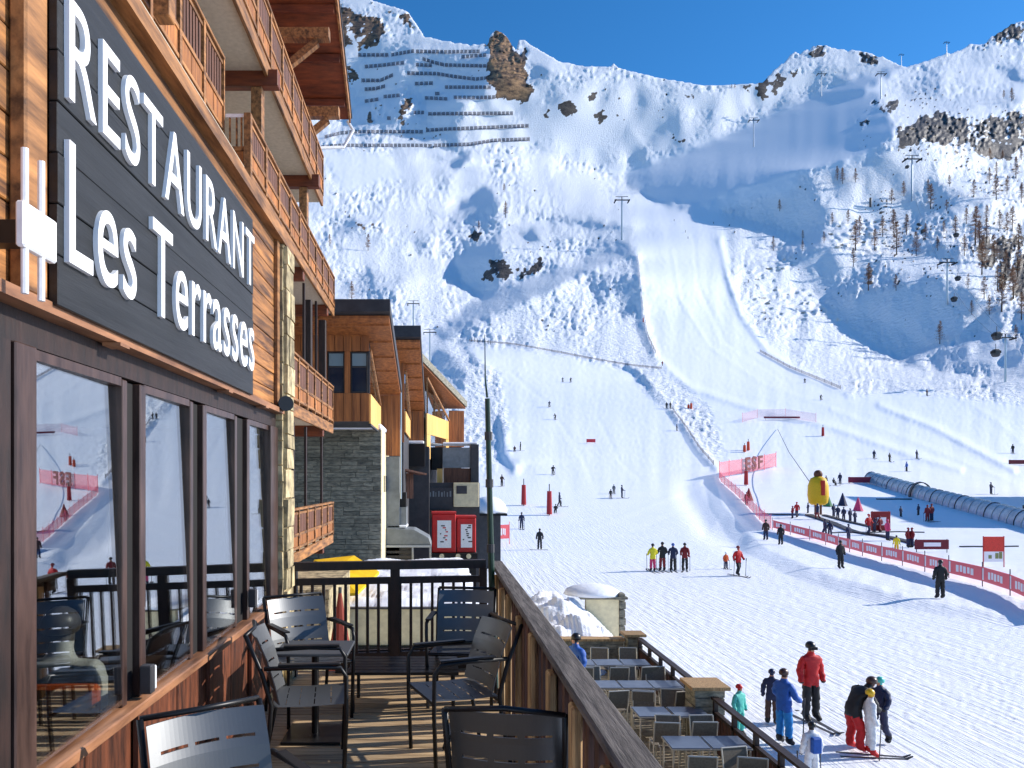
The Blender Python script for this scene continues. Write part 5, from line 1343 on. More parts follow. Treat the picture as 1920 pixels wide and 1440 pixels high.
FAR = [  # u, v, pose, jacket, trousers, scale, label
 (1049,950,'walk','navy','black',1,'skier in navy right of the red lance on the shaded run'),
 (1042,962,'sit','black','black',.8,'person in black sitting in the snow beside the red lance'),
 (1166,934,'pole','navy','navy',1,'skier in navy, rightmost of the group of three'),
 (1145,935,'stand','black','brown',.72,'small skier in black, left of the group of three'),
 (1151,926,'stand','grey','black',.75,'small grey skier, middle of the group of three'),
 (1037,890,'ski','black','black',1,'lone skier in black above the group of three'),
 (941,912,'pole','brown','black',1,'skier in brown just above the snow roofed hut'),
 (965,847,'sit','brown','black',.9,'skier crouching at the foot of the snow bank'),
 (976,845,'stand','black','black',1,'skier in black at the foot of the snow bank'),
 (1030,763,'ski','navy','black',1,'skier in navy, upper of two high on the left run'),
 (1041,787,'ski','black','black',1,'skier in black, lower of two high on the left run'),
 (1070,717,'ski','black','black',1,'right one of two small skiers near the top fence'),
 (1055,716,'ski','grey','black',.9,'left one of two small skiers near the top fence'),
 (1250,766,'stand','black','black',1,'left one of two skiers at the edge of the bank'),
 (1257,766,'stand','black','black',1,'right one of two skiers at the edge of the bank'),
 (1269,808,'stand','black','black',.9,'lone skier below the pair at the bank edge'),
 (1242,686,'stand','dred','black',1,'skier in dark red at the corner of the top fence'),
 (1509,718,'ski','black','black',1,'upper skier on the wide right run'),
 (1539,750,'ski','black','black',1,'lower skier on the wide right run'),
 (1899,850,'stand','black','navy',1.1,'skier in black at the right edge of the photo'),
 (1639,860,'stand','navy','black',1,'leftmost skier of four above the tunnel lift'),
 (1668,866,'stand','black','black',1,'second skier of four above the tunnel lift'),
 (1719,860,'stand','navy','black',1,'third skier of four above the tunnel lift'),
 (1700,884,'stand','blue','black',1,'blue skier just above the tunnel lift'),
 (1858,928,'pole','navy','navy',1,'skier in navy above the right part of the tunnel lift'),
 (1919,982,'stand','black','black',1.1,'skier in black at the right end of the tunnel lift'),
 (1739,980,'stand','dred','dred',1.05,'instructor in dark red, left of the pair below the tunnel'),
 (1747,979,'stand','dred','navy',1.1,'instructor in red and navy, right of the pair below the tunnel'),
 (1689,971,'stand','navy','black',.7,'left of two small children below the tunnel lift'),
 (1722,968,'stand','navy','black',.75,'right of two small children below the tunnel lift'),
 (1486,977,'stand','dred','navy',.8,'left of two learners left of the yellow marker'),
 (1494,975,'walk','red','navy',1,'right of two learners left of the yellow marker'),
 (1515,966,'stand','navy','navy',.7,'learner in navy just left of the yellow marker'),
 (1533,978,'walk','navy','dred',1,'learner at the foot of the yellow marker'),
 (1549,912,'stand','black','black',.9,'left of three figures behind the yellow marker'),
 (1563,911,'sit','black','black',.9,'middle of three figures behind the yellow marker'),
 (1575,908,'stand','navy','navy',1,'right of three figures behind the yellow marker'),
 (1563,972,'stand','navy','navy',.85,'first learner from the left in the belt lift queue'),
 (1571,976,'stand','navy','navy',.85,'second learner from the left in the belt lift queue'),
 (1582,979,'stand','navy','navy',.85,'third learner from the left in the belt lift queue'),
 (1594,982,'stand','navy','navy',.85,'fourth learner from the left in the belt lift queue'),
 (1603,985,'stand','navy','navy',.8,'fifth learner from the left in the belt lift queue'),
 (1629,1007,'walk','red','navy',1.15,'instructor in red at the start of the belt lift'),
 (1640,1001,'stand','navy','navy',.8,'child in navy beside the red clad instructor'),
 (1650,1001,'walk','dred','dred',.9,'child in dark red left of the red panel'),
 (1664,1018,'stand','pink','navy',1.1,'learner in pink jacket right of the red panel'),
 (1547,1014,'walk','navy','navy',1,'left of two learners behind the banner fence'),
 (1556,1014,'walk','navy','navy',.9,'right of two learners behind the banner fence'),
 (1591,1021,'stand','navy','navy',.9,'child in navy at the lower end of the black mat'),
 (1681,1041,'stand','yellow','gold',.75,'toddler in yellow suit behind the banner fence'),
 (1703,1031,'stand','dred','navy',.95,'left of two learners near the dark red board'),
 (1710,1031,'stand','dred','navy',.95,'right of two learners near the dark red board'),
 (1400,950,'stand','dred','black',.9,'figure in dark red inside the bend of the fence'),
 (1738,742,'stand','brown','black',1.1,'lone figure on the flat below the trees'),
]
for (u, v, po, ja, tr, sc_, lab) in FAR:
    person(at(u, v), R(random.Random(u).choice([0, 180, 150, 200, 20, 90, -90])), po, ja, tr, lab, sc_, hat=ja if ja != 'yellow' else 'black', skin='brown' if po != 'sit' else 'skin', gear='ski' if v > 700 and 'learner' not in lab and 'child' not in lab else None)
# skiers queueing along the crest of the left run, too far to tell apart
row = [(884,641),(890,641),(895,642),(915,645),(920,646)]
for u, v in row:
    person(at(u, v), R(90), 'stand', 'black', 'black', 'small dark skier standing in the line along the crest fence', 1.0, gear=None, group='skiers in line on the crest')
row = [(1264,415),(1285,436),(1338,420),(1290,448),(1403,530),(960,470),(1650,860)]
for u, v in row[:5]:
    person(at(u, v), R(90), 'stand', 'black', 'black', 'tiny far skier at the top of the wide run', 1.3, gear=None, group='tiny skiers at the top of the wide run')

# guest inside, seen through the first window
gx = empty('restaurant_chair', (-2.25, 4.35, -.28), R(0), 'chair behind the first window with a bright orange cloth over its back', 'chair')
par(MB().ab(-.22,.22,-.22,.22,.42,.46).build('seat', M['interior']), gx)
par(MB().ab(-.22,.22,-.25,-.21,.46,.82).build('backrest', M['interior']), gx)
for x in (-.2,.2):
    for y in (-.2,.2): par(MB().ab(x-.02,x+.02,y-.02,y+.02,0,.419).build('leg', M['interior']), gx)
cl = MB().ab(.02,.40,-.34,-.26,.66,.93).ab(.10,.24,-.345,-.265,.5,.70).build('orange_cloth', cmat((250,104,16)), bevel=.02); cl.location = (-2.25,4.35,-.28)
tag(cl, 'bright orange cloth hanging over the chair behind the first window', 'cloth')
person((-2.25, 4.4, -.36), R(180), 'sit', (250,250,240), 'grey', 'guest with grey hair in a cream jumper seated behind the first window', 1.04, hat=(110,104,98), gear=None, cat='person')
it = empty('restaurant_table', (-2.2, 5.2, -.28), 0, 'dark table in front of the seated guest behind the glass', 'table')
par(MB().ab(-.5,.5,-.35,.35,.70,.74).build('tabletop', M['interior']), it); par(MB().ab(-.05,.05,-.05,.05,0,.699).build('column', M['interior']), it)
bk = empty('green_bin', (-1.95, 3.55, -.28), 0, 'pale green tub on the floor behind the first window', 'bin')
par(MB().tube([(0,0,0),(0,0,.3)], [.12,.17], 14).build('tub', cmat((120,170,150))), bk); par(MB().tube([(0,0,.301),(0,0,.33)], .175, 14).build('rim', cmat((150,190,170))), bk)
# ------------------------------------------------------------------ fences, lifts and markers on the slope
M['netred'] = mat('red_banner', srgb(250,104,110), .6)
M['nettxt'] = mat('banner_white', srgb(250,240,240), .6)
def net_mat(name, col, density=.6, sc=7.0):
    m = bpy.data.materials.new(name); m.use_nodes = True; N, L = m.node_tree.nodes, m.node_tree.links
    b = N['Principled BSDF']; b.inputs['Base Color'].default_value = col; b.inputs['Roughness'].default_value = .7
    t = N.new('ShaderNodeBsdfTransparent'); mx = N.new('ShaderNodeMixShader'); mx.inputs[0].default_value = density
    L.new(t.outputs[0], mx.inputs[1]); L.new(b.outputs[0], mx.inputs[2]); L.new(mx.outputs[0], N['Material Output'].inputs[0])
    return m
M['net'] = net_mat('fine_red_netting', srgb(236,110,124), .38)
M['netdark'] = net_mat('fine_dark_netting', srgb(112,84,80), .3)
def ground_line(pts, step):
    """points on the snow along a line read off the photograph, about step metres apart"""
    out = [G(*pts[0])]
    for (a, b) in zip(pts[:-1], pts[1:]):
        n = max(2, int(math.hypot(b[0]-a[0], b[1]-a[1])/3))
        for i in range(1, n+1):
            p = G(a[0]+(b[0]-a[0])*i/n, a[1]+(b[1]-a[1])*i/n)
            if (p-out[-1]).length >= step: out.append(p)
    return out
def fence(name, pts, h, label, cat, step=2.5, z0=.1, matn='netred', netm=None, th=.03, postm='netred', text=False, posth=.25, segname='banner', pr=.025):
    L_ = ground_line(pts, step); t = empty(name, L_[0], 0, label, cat)
    for i, p in enumerate(L_):
        loc_build(MB().tube([tuple(p-Vector((0,0,.1))), tuple(p+Vector((0,0,h+posth)))], pr, 5), 'post', postm, t)
    for i, (p, q) in enumerate(zip(L_[:-1], L_[1:])):
        m_ = MB(); d = Vector((0,0,1)); n = (q-p).cross(d).normalized()*th/2
        a0 = p+d*z0; b0 = q+d*z0; a1 = p+d*h; b1 = q+d*h
        m_.add([tuple(x) for x in (a0-n,b0-n,b0+n,a0+n,a1-n,b1-n,b1+n,a1+n)], [(0,3,2,1),(4,5,6,7),(0,1,5,4),(1,2,6,5),(2,3,7,6),(3,0,4,7)])
        s = loc_build(m_, segname, netm or matn, t)
        if text:
            e = (q-p); k = n.normalized()*-(th/2+.012)
            if (Vector((0,0,EYE))-p).dot(k) < 0: k = -k
            for f0, f1, g0, g1 in ((.24,.32,.25,.75),(.36,.43,.3,.78),(.46,.54,.25,.75),(.58,.65,.3,.75),(.68,.76,.25,.72),(.02,.07,.1,.92)):
                c0_ = p+e*f0+k+d*(z0+(h-z0)*g0); c1_ = p+e*f1+k+d*(z0+(h-z0)*g0); c2_ = p+e*f1+k+d*(z0+(h-z0)*g1); c3_ = p+e*f0+k+d*(z0+(h-z0)*g1)
                kk2 = k.normalized()*.008
                m2 = MB(); m2.add([tuple(x) for x in (c0_,c1_,c2_,c3_,c0_-kk2,c1_-kk2,c2_-kk2,c3_-kk2)], [(0,1,2,3),(7,6,5,4),(0,4,5,1),(1,5,6,2),(2,6,7,3),(3,7,4,0)])
                o = m2.build('banner_print', M['nettxt']); par(o, s); o.matrix_parent_inverse = Matrix.Identity(4)
    return t
fence('banner_fence', [(1448,1000),(1500,1013),(1560,1032),(1620,1051),(1680,1066),(1740,1082),(1800,1100),(1860,1113),(1925,1140),(2010,1180)], 1.0, 'long red and white banner fence curving along the learner area', 'fence', step=3.0, z0=.28, text=True, postm='dgrey')
fence('net_fence', [(1349,898),(1352,905),(1372,925),(1400,952),(1428,985),(1448,1000)], 1.25, 'red netting fence curving down to the banner fence', 'fence', step=3.0, netm='net', segname='net', th=.04)
esf = fence('lettered_net_fence', [(1349,898),(1370,893),(1400,888),(1430,882),(1455,876)], 2.6, 'pale red net fence with letters ESF above the bend', 'fence', step=4, z0=.2, netm='net', segname='net', th=.05, postm='netred', pr=.05)
pa_, pb_ = G(1396,889), G(1428,884)
ux = (pb_-pa_); wd_ = ux.length; ux.normalize()
M['esf'] = mat('dark_red_letters', srgb(110,12,28), .6)
lettering('ESF', pa_+Vector((0,-.4,.55)), ux, (0,0,1), wd_, 2.3, esf, M['esf'], extrude=.05, space=1.25, weight=.03)
fence('upper_net_fence', [(1392,792),(1420,784),(1440,782),(1500,784),(1560,800)], 2.2, 'faint pink net fence on the slope above the letters', 'fence', step=7, netm=net_mat('faint_pink_net', srgb(226,140,156), .14), segname='net', th=.04)
fence('crest_rope_fence', [(880,640),(960,646),(1050,662),(1120,676),(1180,686),(1215,690),(1240,692)], .8, 'long thin rope fence along the crest of the left run', 'fence', step=6, netm='netdark', postm='brownpost' if 'brownpost' in M else 'dgrey', segname='net', th=.03, pr=.05)
fence('bank_rope_fence', [(1262,770),(1285,800),(1310,840),(1338,872)], .7, 'dark rope fence down the edge of the snow bank', 'fence', step=6, netm='netdark', postm='dgrey', segname='net', pr=.04)
fence('run_edge_fence', [(1196,480),(1203,560),(1214,630),(1232,668)], 1.3, 'thin dark fence down the left edge of the wide run', 'fence', step=9, netm='netdark', postm='dgrey', segname='net', pr=.06)
fence('lower_edge_fence', [(1425,660),(1480,690),(1540,715),(1590,736)], 1.1, 'thin dark fence along the right edge of the wide run', 'fence', step=8, netm='netdark', postm='dgrey', segname='net', pr=.05)
fence('side_red_net', [(893,1020),(925,1022),(958,1020)], 1.7, 'red net with white print between posts right of the green pole', 'fence', step=1.5, z0=.5, text=True, postm='netred', pr=.03)

def block(name, u, v, w, h, d, colr, label, cat, z=0.0, rz=0.0, white=None):
    p = G(u, v); t = empty(name, p, rz, label, cat)
    par(MB().ab(-w/2, w/2, -d/2, d/2, z, z+h).build('panel', cmat(colr), bevel=min(.03, d/4)), t)
    for s in (-1, 1): par(MB().tube([(s*w*.45, 0, -.2), (s*w*.45, 0, z+h+.05)], .03, 5).build('post', M['dgrey']), t)
    if white: par(MB().ab(-w*.25, w*.25, -d/2-.02, -d/2-.005, z+h*.3, z+h*.7).build('print', M['nettxt']), t)
    return t
block('barrier_board', 1747, 1040, 2.6, .75, .12, (120,14,34), 'dark red board by the end of the black mat', 'board', .25, white=1)
block('barrier_board', 1466, 788, 9, .45, .2, (122,36,54), 'long dark red board below the faint net', 'board', .5)
block('barrier_board', 1108, 832, 1.9, .7, .1, (226,60,70), 'small pink red banner alone on the left run', 'banner', .3)
block('barrier_board', 1612, 908, 3.6, .9, .2, (150,40,66), 'crimson board left of the mouth of the tunnel lift', 'board', .2)
block('barrier_board', 1912, 872, 4.2, .8, .2, (110,24,40), 'dark red board at the right edge above the tunnel', 'board', .2)
block('barrier_board', 1651, 1000, 1.8, 1.9, .3, (150,26,24), 'dark red padded panel among the learners', 'panel', .1, white=1)
fg = empty('red_flag_sign', G(1863, 1068), 0, 'red and white flag sign standing in the snow at the right', 'sign')
par(MB().ab(-.62,.62,-.03,.03,1.0,1.95).build('red_panel', cmat((236,66,48)), bevel=.01), fg)
par(MB().ab(-.60,.60,-.028,.028,.35,.998).build('white_panel', M['nettxt']), fg)
for x in (-.25,.18,.42): par(MB().ab(x-.1,x+.1,-.045,-.03,.55,.85+x*.3).build('print', cmat((150,150,90))), fg)
for x in (-.66,.66): par(MB().tube([(x,0,-.1),(x,0,1.98)], .03, 6).build('post', cmat((200,60,50))), fg)
# plain yellow padded marker
ym = empty('yellow_marker', G(1534, 968), 0, 'tall bulging yellow padded marker with dark top and red stripe', 'marker')
par(MB().tube([(0,0,1.1),(0,0,1.35),(0,0,2.2),(0,0,3.3),(0,0,4.1),(0,0,4.35)], [.7,1.0,1.12,1.08,.82,.4], 16).build('padded_body', cmat((236,186,10)), smooth=True), ym)
par(MB().ball((0,0,4.6), (.48,.44,.5), 12, 8).build('dark_top', cmat((96,48,22)), smooth=True), ym)
par(MB().ab(-.2,.2,-1.24,-.9,2.2,3.9).build('red_stripe', cmat((196,40,20)), bevel=.05), ym)
par(MB().tube([(0,0,3.95),(0,0,4.2)], [.72,.6], 14).build('red_band', cmat((196,40,20))), ym)
for x in (-.3,.3): par(MB().tube([(x,0,-.1),(x,0,1.1)], .14, 8).build('leg', cmat((120,80,60))), ym)
gl_ = empty('guy_rope', G(1534, 940), 0, 'thin dark rope running up left from the yellow marker', 'rope')
ra, rb = G(1534, 968)+Vector((-.6,0,3.2)), G(1458, 806)+Vector((0,0,.2))
loc_build(MB().tube([tuple(ra), tuple((ra+rb)/2-Vector((0,0,.8))), tuple(rb)], .05, 5), 'strand', 'dgrey', gl_)
for u, v, c, n in ((1580,950,'navy','dark blue'),(1609,960,'pink','pink'),(1404,942,'dred','dark red'),(1552,952,'green','grey green')):
    o = MB().tube([(0,0,0),(0,0,.08),(0,0,1.6)], [.6,.55,.05], 10).build('slalom_cone', cmat(COL[c])); o.location = G(u, v)
    tag(o, '%s cone marker standing among the learners' % n, 'cone', 'cones in the learner area')
for u, v, h, lab in ((1399,912,2.6,'tall dark red padded post inside the fence bend'),(1403,845,2.2,'orange red marker right of the left run'),(1396,848,1.7,'shorter orange marker beside the taller one'),(1296,767,1.8,'orange marker on the rough bank, upper one'),(1291,766,1.2,'short orange marker on the rough bank'),
                     (982,948,3.0,'narrow red lance near the hut, left one'),(1030,966,3.2,'wide red lance pad in the middle of the run'),(1543,818,2.4,'dark red padded mast at the end of the upper fence'),(1206,604,2.5,'red marker on the left edge of the wide run')):
    t = empty('padded_post', G(u, v), 0, lab, 'marker', 'padded posts on the slope')
    c = (214,70,30) if 'orange' in lab else (176,30,36)
    par(MB().tube([(0,0,.1),(0,0,h*.85)], [.32,.26], 10).build('pad', cmat(c)), t)
    par(MB().tube([(0,0,-.1),(0,0,h*1.1)], .06, 6).build('mast', M['dgrey']), t)
# black mats and ropes of the learner area
def strip(name, pts, w, h, label, cat, m):
    L_ = ground_line(pts, 1.2); vs = []; fs = []
    for i, p in enumerate(L_):
        d = (L_[min(i+1, len(L_)-1)]-L_[max(i-1, 0)]); d.z = 0; d.normalize(); n = Vector((-d.y, d.x, 0))*w/2
        b = p-Vector((0,0,.05)); vs += [tuple(b-n), tuple(b+n), tuple(b+n+Vector((0,0,h+.05))), tuple(b-n+Vector((0,0,h+.05)))]
    for i in range(len(L_)-1):
        a = 4*i; fs += [(a+k, a+(k+1) % 4, a+4+(k+1) % 4, a+4+k) for k in range(4)]
    fs += [(3,2,1,0), tuple(len(vs)-4+k for k in range(4))]
    q = MB(); q.add(vs, fs); o = q.build(name, M[m] if m in M else m); return tag(o, label, cat)
strip('belt_lift', [(1515,970),(1560,985),(1600,1002),(1660,1010),(1700,1020),(1745,1032)], .7, .16, 'long black conveyor belt for learners below the yellow marker', 'conveyor', 'dgrey')
strip('belt_lift', [(1545,970),(1590,982),(1640,993),(1665,996)], .5, .14, 'shorter black mat beside the queue of learners', 'conveyor', 'dgrey')
strip('rope_line', [(1430,968),(1470,970),(1515,970)], .25, .12, 'dark line in the snow left of the yellow marker', 'rope', 'dgrey')
strip('rope_line', [(1560,1004),(1610,1003),(1690,1000),(1745,1001)], .16, .1, 'thin dark line behind the banner fence', 'rope', 'dgrey')
strip('rope_line', [(1644,938),(1680,938),(1715,938)], .3, .14, 'short dark line below the tunnel lift', 'rope', 'dgrey')
strip('rope_line', [(1800,1028),(1850,1028),(1930,1027)], .2, .1, 'thin dark line behind the red flag sign', 'rope', 'dgrey')
# covered conveyor: ribbed tunnel
tl = empty('tunnel_lift', G(1760, 945), 0, 'long ribbed transparent tunnel covering the conveyor lift', 'lift')
M['tunnel'] = rough_mat('cloudy_plastic', srgb(150,178,196), srgb(90,122,146), 1.2, .22, .1, spec=.8) if False else rough_mat('cloudy_plastic', srgb(176,196,208), srgb(104,134,156), 1.2, .25, .1)
TL = ground_line([(1634,905),(1680,919),(1740,938),(1800,954),(1860,970),(1925,988),(2000,1008),(2100,1030)], 1.5)
for i, (p, q) in enumerate(zip(TL[:-1], TL[1:])):
    d = (q-p).normalized(); n = Vector((0,0,1)).cross(d).normalized(); up = Vector((0,0,1)); r = 1.25
    def ring(c, r_): return [tuple(c + n*r_*math.cos(a)*.95 + up*(r_*math.sin(a)*1.35)) for a in [math.pi*k/10 for k in range(11)]]
    a = p+d*.06; b = q-d*.06
    v1 = ring(a, r) + ring(b, r) + ring(a, r-.05) + ring(b, r-.05)
    fs = [(k, k+1, 11+k+1, 11+k) for k in range(10)] + [(22+k, 33+k, 33+k+1, 22+k+1) for k in range(10)]
    loc_build(MB().add(v1, fs), 'panel', 'tunnel', tl, smooth=True)
    rr_ = 1.31 if i != 9 else 1.6; a = p-d*.05; b = p+d*(.05 if i != 9 else .5)
    v1 = ring(a, rr_) + ring(b, rr_) + ring(a, rr_-.1) + ring(b, rr_-.1)
    fs += [(k, 22+k, 22+k+1, k+1) for k in range(10)] + [(11+k, 11+k+1, 33+k+1, 33+k) for k in range(10)]
    loc_build(MB().add(v1, fs), 'rib', 'dgrey' if i % 4 == 0 or i == 9 else 'alu', tl)

# gondola / chair lift pylons
def pylon(u, v, hpx, label, kind='T', group='lift pylons', w=None):
    p = G(u, v); h = hpx*p.y/F; s = h/14.0
    t = empty('lift_pylon', p, 0, label, 'lift pylon', group)
    par(MB().tube([(0,0,-1*s),(0,0,h)], [.36*s,.24*s], 8).build('mast', M['alu']), t)
    par(MB().ab(-2.6*s,2.6*s,-.15*s,.15*s,h,h+.35*s).build('crossarm', M['dgrey']), t)
    for sx in (-1, 1):
        par(MB().ab(sx*2.4*s-.12*s,sx*2.4*s+.12*s,-1.5*s,1.5*s,h-.5*s,h-.02*s).build('wheel_train', M['black']), t)
    par(MB().ab(-.12*s,.12*s,-.12*s,.12*s,h+.36*s,h+1.3*s).build('head_frame', M['dgrey']), t)
    par(MB().ab(-2.2*s,2.2*s,-.08*s,.08*s,h+1.3*s,h+1.45*s).build('head_frame', M['dgrey']), t)
    return p, h, s
py = [(1885,716,82,'nearest pylon of the gondola line at the right edge'),(1776,571,78,'second pylon up the gondola line among the trees'),(1710,377,78,'third pylon up the gondola line above the trees'),
      (1652,185,46,'fourth pylon of the gondola line below the ridge'),(1775,106,26,'pylon standing on the skyline at the right'),
      (1166,450,74,'tall pylon at the left edge of the wide run'),(1413,276,50,'white pylon on the shaded slope in the centre'),(1540,181,42,'pylon on the sunny ridge in the centre'),
      (775,632,62,'pylon above the roofs of the timber houses'),(806,690,66,'pylon with chairs beside the last timber house'),(1690,125,22,'small pylon on the ridge left of the skyline pylon')]
PY = {a[0]: pylon(*a) for a in py}
def tops(u, sx):
    p, h, s = PY[u]; return p + Vector((sx*2.4*s, 0, h-.1*s))
def cable(a, b, sx, label, sag=.02):
    A_, B_ = tops(a, sx), tops(b, sx); n = 8; L_ = (A_-B_).length
    pts = [tuple(A_.lerp(B_, i/n) - Vector((0,0,L_*sag*4*(i/n)*(1-i/n)))) for i in range(n+1)]
    o = MB().tube(pts, .05, 4).build('lift_cable', M['dgrey']); tag(o, label, 'cable', 'cables of the gondola line')
for a, b, n in ((1885,1776,'lowest'),(1776,1710,'middle'),(1710,1652,'upper')):
    for sx, sn in ((-1,'left'),(1,'right')): cable(a, b, sx, 'thin %s gondola cable on the %s span' % (sn, n))
def gondola(u, v, Y, s, label):
    p = P(u, v, Y); t = empty('gondola', p, 0, label, 'gondola', 'gondola cabins')
    b = MB().box((0,0,0), (1.9,1.9,2.1)).build('cabin', M['dgrey'], bevel=.45); par(b, t)
    par(MB().box((0,0,.25), (1.95,1.6,.7)).build('window_band', M['black']), t)
    par(MB().tube([(0,0,1.0),(0,0,2.6)], .08, 6).build('hanger', M['dgrey']), t); t.scale = (s,)*3
for u, v, k, s, lab in ((1869,630,1885,1.15,'gondola at the nearest pylon, upper one'),(1867,662,1885,1.1,'gondola at the nearest pylon, lower one'),
                   (1796,522,1776,1.2,'gondola right of the second pylon, upper one'),(1789,561,1776,1.3,'gondola right of the second pylon, lower one'),
                   (1745,389,1710,1.0,'gondola right of the third pylon'),(1701,313,1710,1.3,'gondola hanging left of the third pylon head'),
                   (1793,441,1776,1.1,'gondola among the trees between two pylons'),(1707,282,1710,.9,'gondola above the third pylon')):
    gondola(u, v, PY[k][0].y*(.985), s, lab)
tag(MB().tube([(0,0,-.5),(0,0,8)], .9, 8).build('dark_mast', M['dgrey'], loc=G(1632,388)), 'short dark mast on the terraced slope', 'mast')

# bare larches
M['bark'] = rough_mat('larch_bark', srgb(84,66,58), srgb(52,42,38), 3, .9, .3)
M['twig'] = rough_mat('bare_larch_twigs', srgb(172,132,102), srgb(118,86,68), 1.5, .9, 0, rnd=.15)
def larch_mesh(seed):
    r = random.Random(seed); tr = MB(); cr = MB()
    H = 10.0; lean = r.uniform(-.3,.3)
    pts = [(lean*t*t + .06*math.sin(5*t+seed), 0, H*t) for t in (0,.25,.5,.75,1)]
    tr.tube(pts, [.20,.16,.11,.06,.015], 6)
    for i in range(150):
        t = r.uniform(.16, .98)**.9; z = H*t; L_ = (1-t)**.75*2.7*r.uniform(.5,1.1)+.2; a = r.uniform(0, 6.28)
        x0 = lean*t*t; d = Vector((math.cos(a), math.sin(a), r.uniform(-.1,.4)))
        e = Vector((x0,0,z)) + d*L_
        cr.tube([(x0,0,z), tuple(e)], [.035,.010], 3, caps=False)
        for k in range(7):
            s = r.uniform(.25,1); b = Vector((x0,0,z))+d*L_*s
            w = Vector((r.uniform(-1,1), r.uniform(-1,1), r.uniform(-.7,.7))).normalized()*r.uniform(.25,.6)
            q = w.cross(Vector((0,0,1))).normalized()*.075
            cr.add([tuple(b-q), tuple(b+q), tuple(b+w)], [(0,1,2)])
    return tr.mesh('trunk', [M['bark']]), cr.mesh('crown', [M['twig']])
LM = [larch_mesh(s) for s in range(5)]
TREES = [(1604,470,56),(1600,500,34),(1628,545,50),(1660,500,0),(1681,478,60),(1655,444,38),(1676,440,46),(1695,368,28),(1745,392,46),(1826,370,32),(1868,375,46),(1868,330,26),(1837,465,50),(1841,515,62),(1864,492,50),(1878,585,68),(1829,460,70),(1792,445,40),(1898,430,42),(1905,335,40),
         (1762,645,42),(1897,190,24),(1882,185,16),(1580,345,30),(1604,342,26),(1570,338,26),(1680,545,30),(1672,382,28),(1770,440,26),(1888,440,40),(1855,590,36),(1900,560,60),(1915,600,50),(1910,470,50),
         (690,470,30),(660,565,36),(618,462,22),(948,408,30),(945,360,16),(1450,470,26),(1505,470,20),(1505,450,18),(1378,166,9),(1372,165,7),(1815,540,26),(1856,300,22),(1880,300,18),(1462,396,22),(1850,415,30),(1775,395,20),(898,432,18),(1612,440,34),(1640,470,40),(1700,440,38),(1718,480,44),(1735,450,30),(1758,470,26),(1808,480,40),(1812,420,30),(1850,455,44),(1875,430,36),(1885,520,50),(1908,520,54),(1870,545,46),(1845,560,40),(1905,640,30),(1822,590,26),(1740,360,24),(1780,350,22),(1855,345,30),(1888,365,34),(1915,380,36),(1560,420,22),(1590,420,26),(1545,455,20),(1915,300,24)]
for i, (u, v, hp) in enumerate(TREES):
    if not hp: continue
    p = G(u, v); h = hp*p.y/F*1.05; s = h/10
    t = empty('larch_tree', p, random.Random(i).uniform(0, 6.28), None, 'tree')
    t.scale = (s*.95, s*.95, s)
    left = u < 1000
    if hp >= 46 and not left: t['label'] = 'taller bare brown larch on the snowy slope at the right'; t['group'] = 'taller larches on the right slope'
    elif u > 1560: t['label'] = 'smaller bare larch scattered on the right slope among the rocks'; t['group'] = 'smaller larches on the right slope'
    elif left: t['label'] = 'small bare larch on the sunny slope above the timber houses'; t['group'] = 'larches on the left slope'
    else: t['label'] = 'small bare larch on the rough slope beside the wide run'; t['group'] = 'larches beside the wide run'
    if (u, v) == (1762,645): t['label'] = 'lone slim larch on the blue shaded slope below the gondola line'; del t['group']
    inst('trunk', LM[i % 5][0], t); inst('crown', LM[i % 5][1], t)

# avalanche fences, each row a thing
def aq(p): return [(600+a/4.8, 60+b/4.8) for a, b in p]
M['fencewood'] = rough_mat('grey_barrier_timber', srgb(74,70,84), srgb(48,46,58), 1, .8, .2)
ROWS = [([(340,222),(620,222)],'left part of the top row'),([(640,222),(850,185)],'short row rising to the ridge'),([(860,190),(1150,195),(1440,190)],'top row right of the ridge'),([(1270,240),(1500,222)],'short row touching the rock tower'),
 ([(400,328),(560,315),(760,290)],'second row on the left'),([(920,255),(1030,290),(1120,312),(1500,322)],'second row right of the ridge'),([(860,310),(1010,315)],'stub below the ridge'),([(780,385),(1050,390),(1200,415),(1400,440),(1510,428)],'third row right of the ridge'),
 ([(370,450),(540,452),(660,400)],'third row on the left'),([(400,530),(500,525),(590,500)],'fourth row on the left'),([(850,480),(1020,475)],'fourth row, short middle piece'),([(1120,512),(1540,512)],'fourth row beside the rock tower'),
 ([(570,598),(720,585)],'fifth row, piece left of the outcrop'),([(400,640),(530,620)],'fifth row on the far left'),([(1030,570),(1080,570)],'single panel right of the outcrop'),([(1200,603),(1400,606),(1580,600)],'fifth row below the rock tower'),
 ([(940,608),(1150,618)],'fifth row, middle piece'),([(840,740),(940,740)],'sixth row, short left piece'),([(970,752),(1130,750),(1450,748),(1740,745)],'sixth row, long right piece'),
 ([(40,960),(180,925),(300,912),(930,912)],'seventh row, long left piece'),([(950,900),(1150,888),(1500,875),(1880,858)],'seventh row, long right piece'),([(10,1050),(160,1035),(930,1035),(1010,1040)],'lowest row, left half'),
 ([(1023,1035),(1350,1025),(1560,990),(1890,978)],'lowest row, right half'),([(600,790),(640,790)],'single panel on the left slope')]
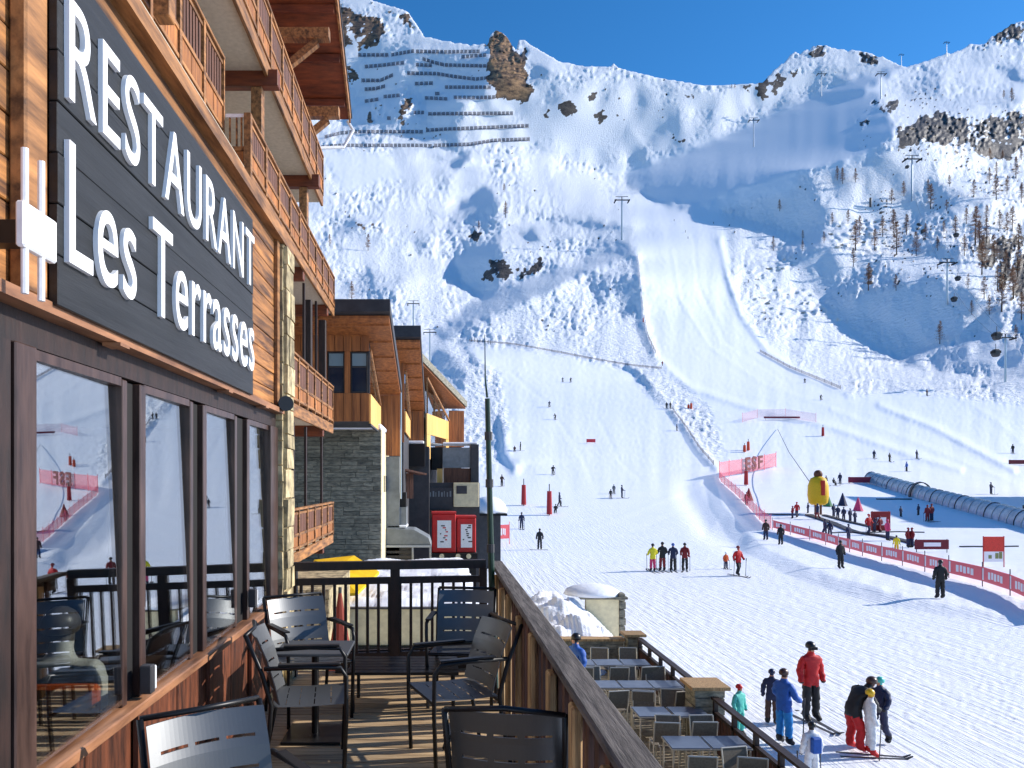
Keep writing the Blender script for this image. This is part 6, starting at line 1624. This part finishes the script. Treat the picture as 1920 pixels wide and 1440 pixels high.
for pts, nm in ROWS:
    pp = aq(pts); q = MB(); first = None
    for (a, b) in zip(pp[:-1], pp[1:]):
        n = max(1, round(math.hypot(b[0]-a[0], b[1]-a[1])/8.0))
        for i in range(n):
            u = a[0]+(b[0]-a[0])*(i+.1)/n; u2 = a[0]+(b[0]-a[0])*(i+.88)/n; v = a[1]+(b[1]-a[1])*(i+.1)/n; v2 = a[1]+(b[1]-a[1])*(i+.88)/n
            p0, p1_ = G(u, v), G(u2, v2); h = 5.6*p0.y/F; sc_ = p0.y/F
            if first is None: first = p0
            e = (p1_-p0)
            if e.length > 40*sc_: e = e.normalized()*7*sc_
            nrm = Vector((0,-1,0)); tilt = Vector((0,-.25*h,h))
            for k in range(4):
                c0_ = p0 + tilt*(k/4+.06)+Vector((0,-1.2*sc_,0)); 
                q.beam(tuple(c0_), tuple(c0_+e), .3*sc_, .17*h)
            for f in (.05,.5,.95): q.beam(tuple(p0+e*f-Vector((0,0,h*.3))+Vector((0,-1.0*sc_,0))), tuple(p0+e*f+tilt*1.05+Vector((0,-1.0*sc_,0))), .5*sc_, .5*sc_)
    o = q.build('avalanche_fence', M['fencewood']); tag(o, 'avalanche fence on the steep slope, ' + nm, 'avalanche fence', 'avalanche fence rows')
# ------------------------------------------------------------------ an unseen block added past the right edge to shade the learner area
ob = empty('added_shade_block', (100, 96, G0), 0, 'unseen apartment block added outside the right edge to shade the learner area', 'building')
loc_build(MB().ab(91, 106, 84, 108, G0-1, G0+21), 'wall', 'cream', ob)
loc_build(MB().ab(90.5, 106.5, 83.5, 108.5, G0+21.01, G0+21.5), 'roof', 'snowcap', ob)
for f_ in range(7):
    w_ = MB()
    for k in range(7): w_.ab(90.9, 90.99, 85.2+k*3.2, 87.2+k*3.2, G0+1.2+f_*2.9, G0+2.8+f_*2.9)
    loc_build(w_, 'window_row', 'dgrey', ob)
    loc_build(MB().ab(89.8, 90.89, 84.2, 107.8, G0+.6+f_*2.9, G0+.8+f_*2.9), 'balcony', 'endwood', ob)
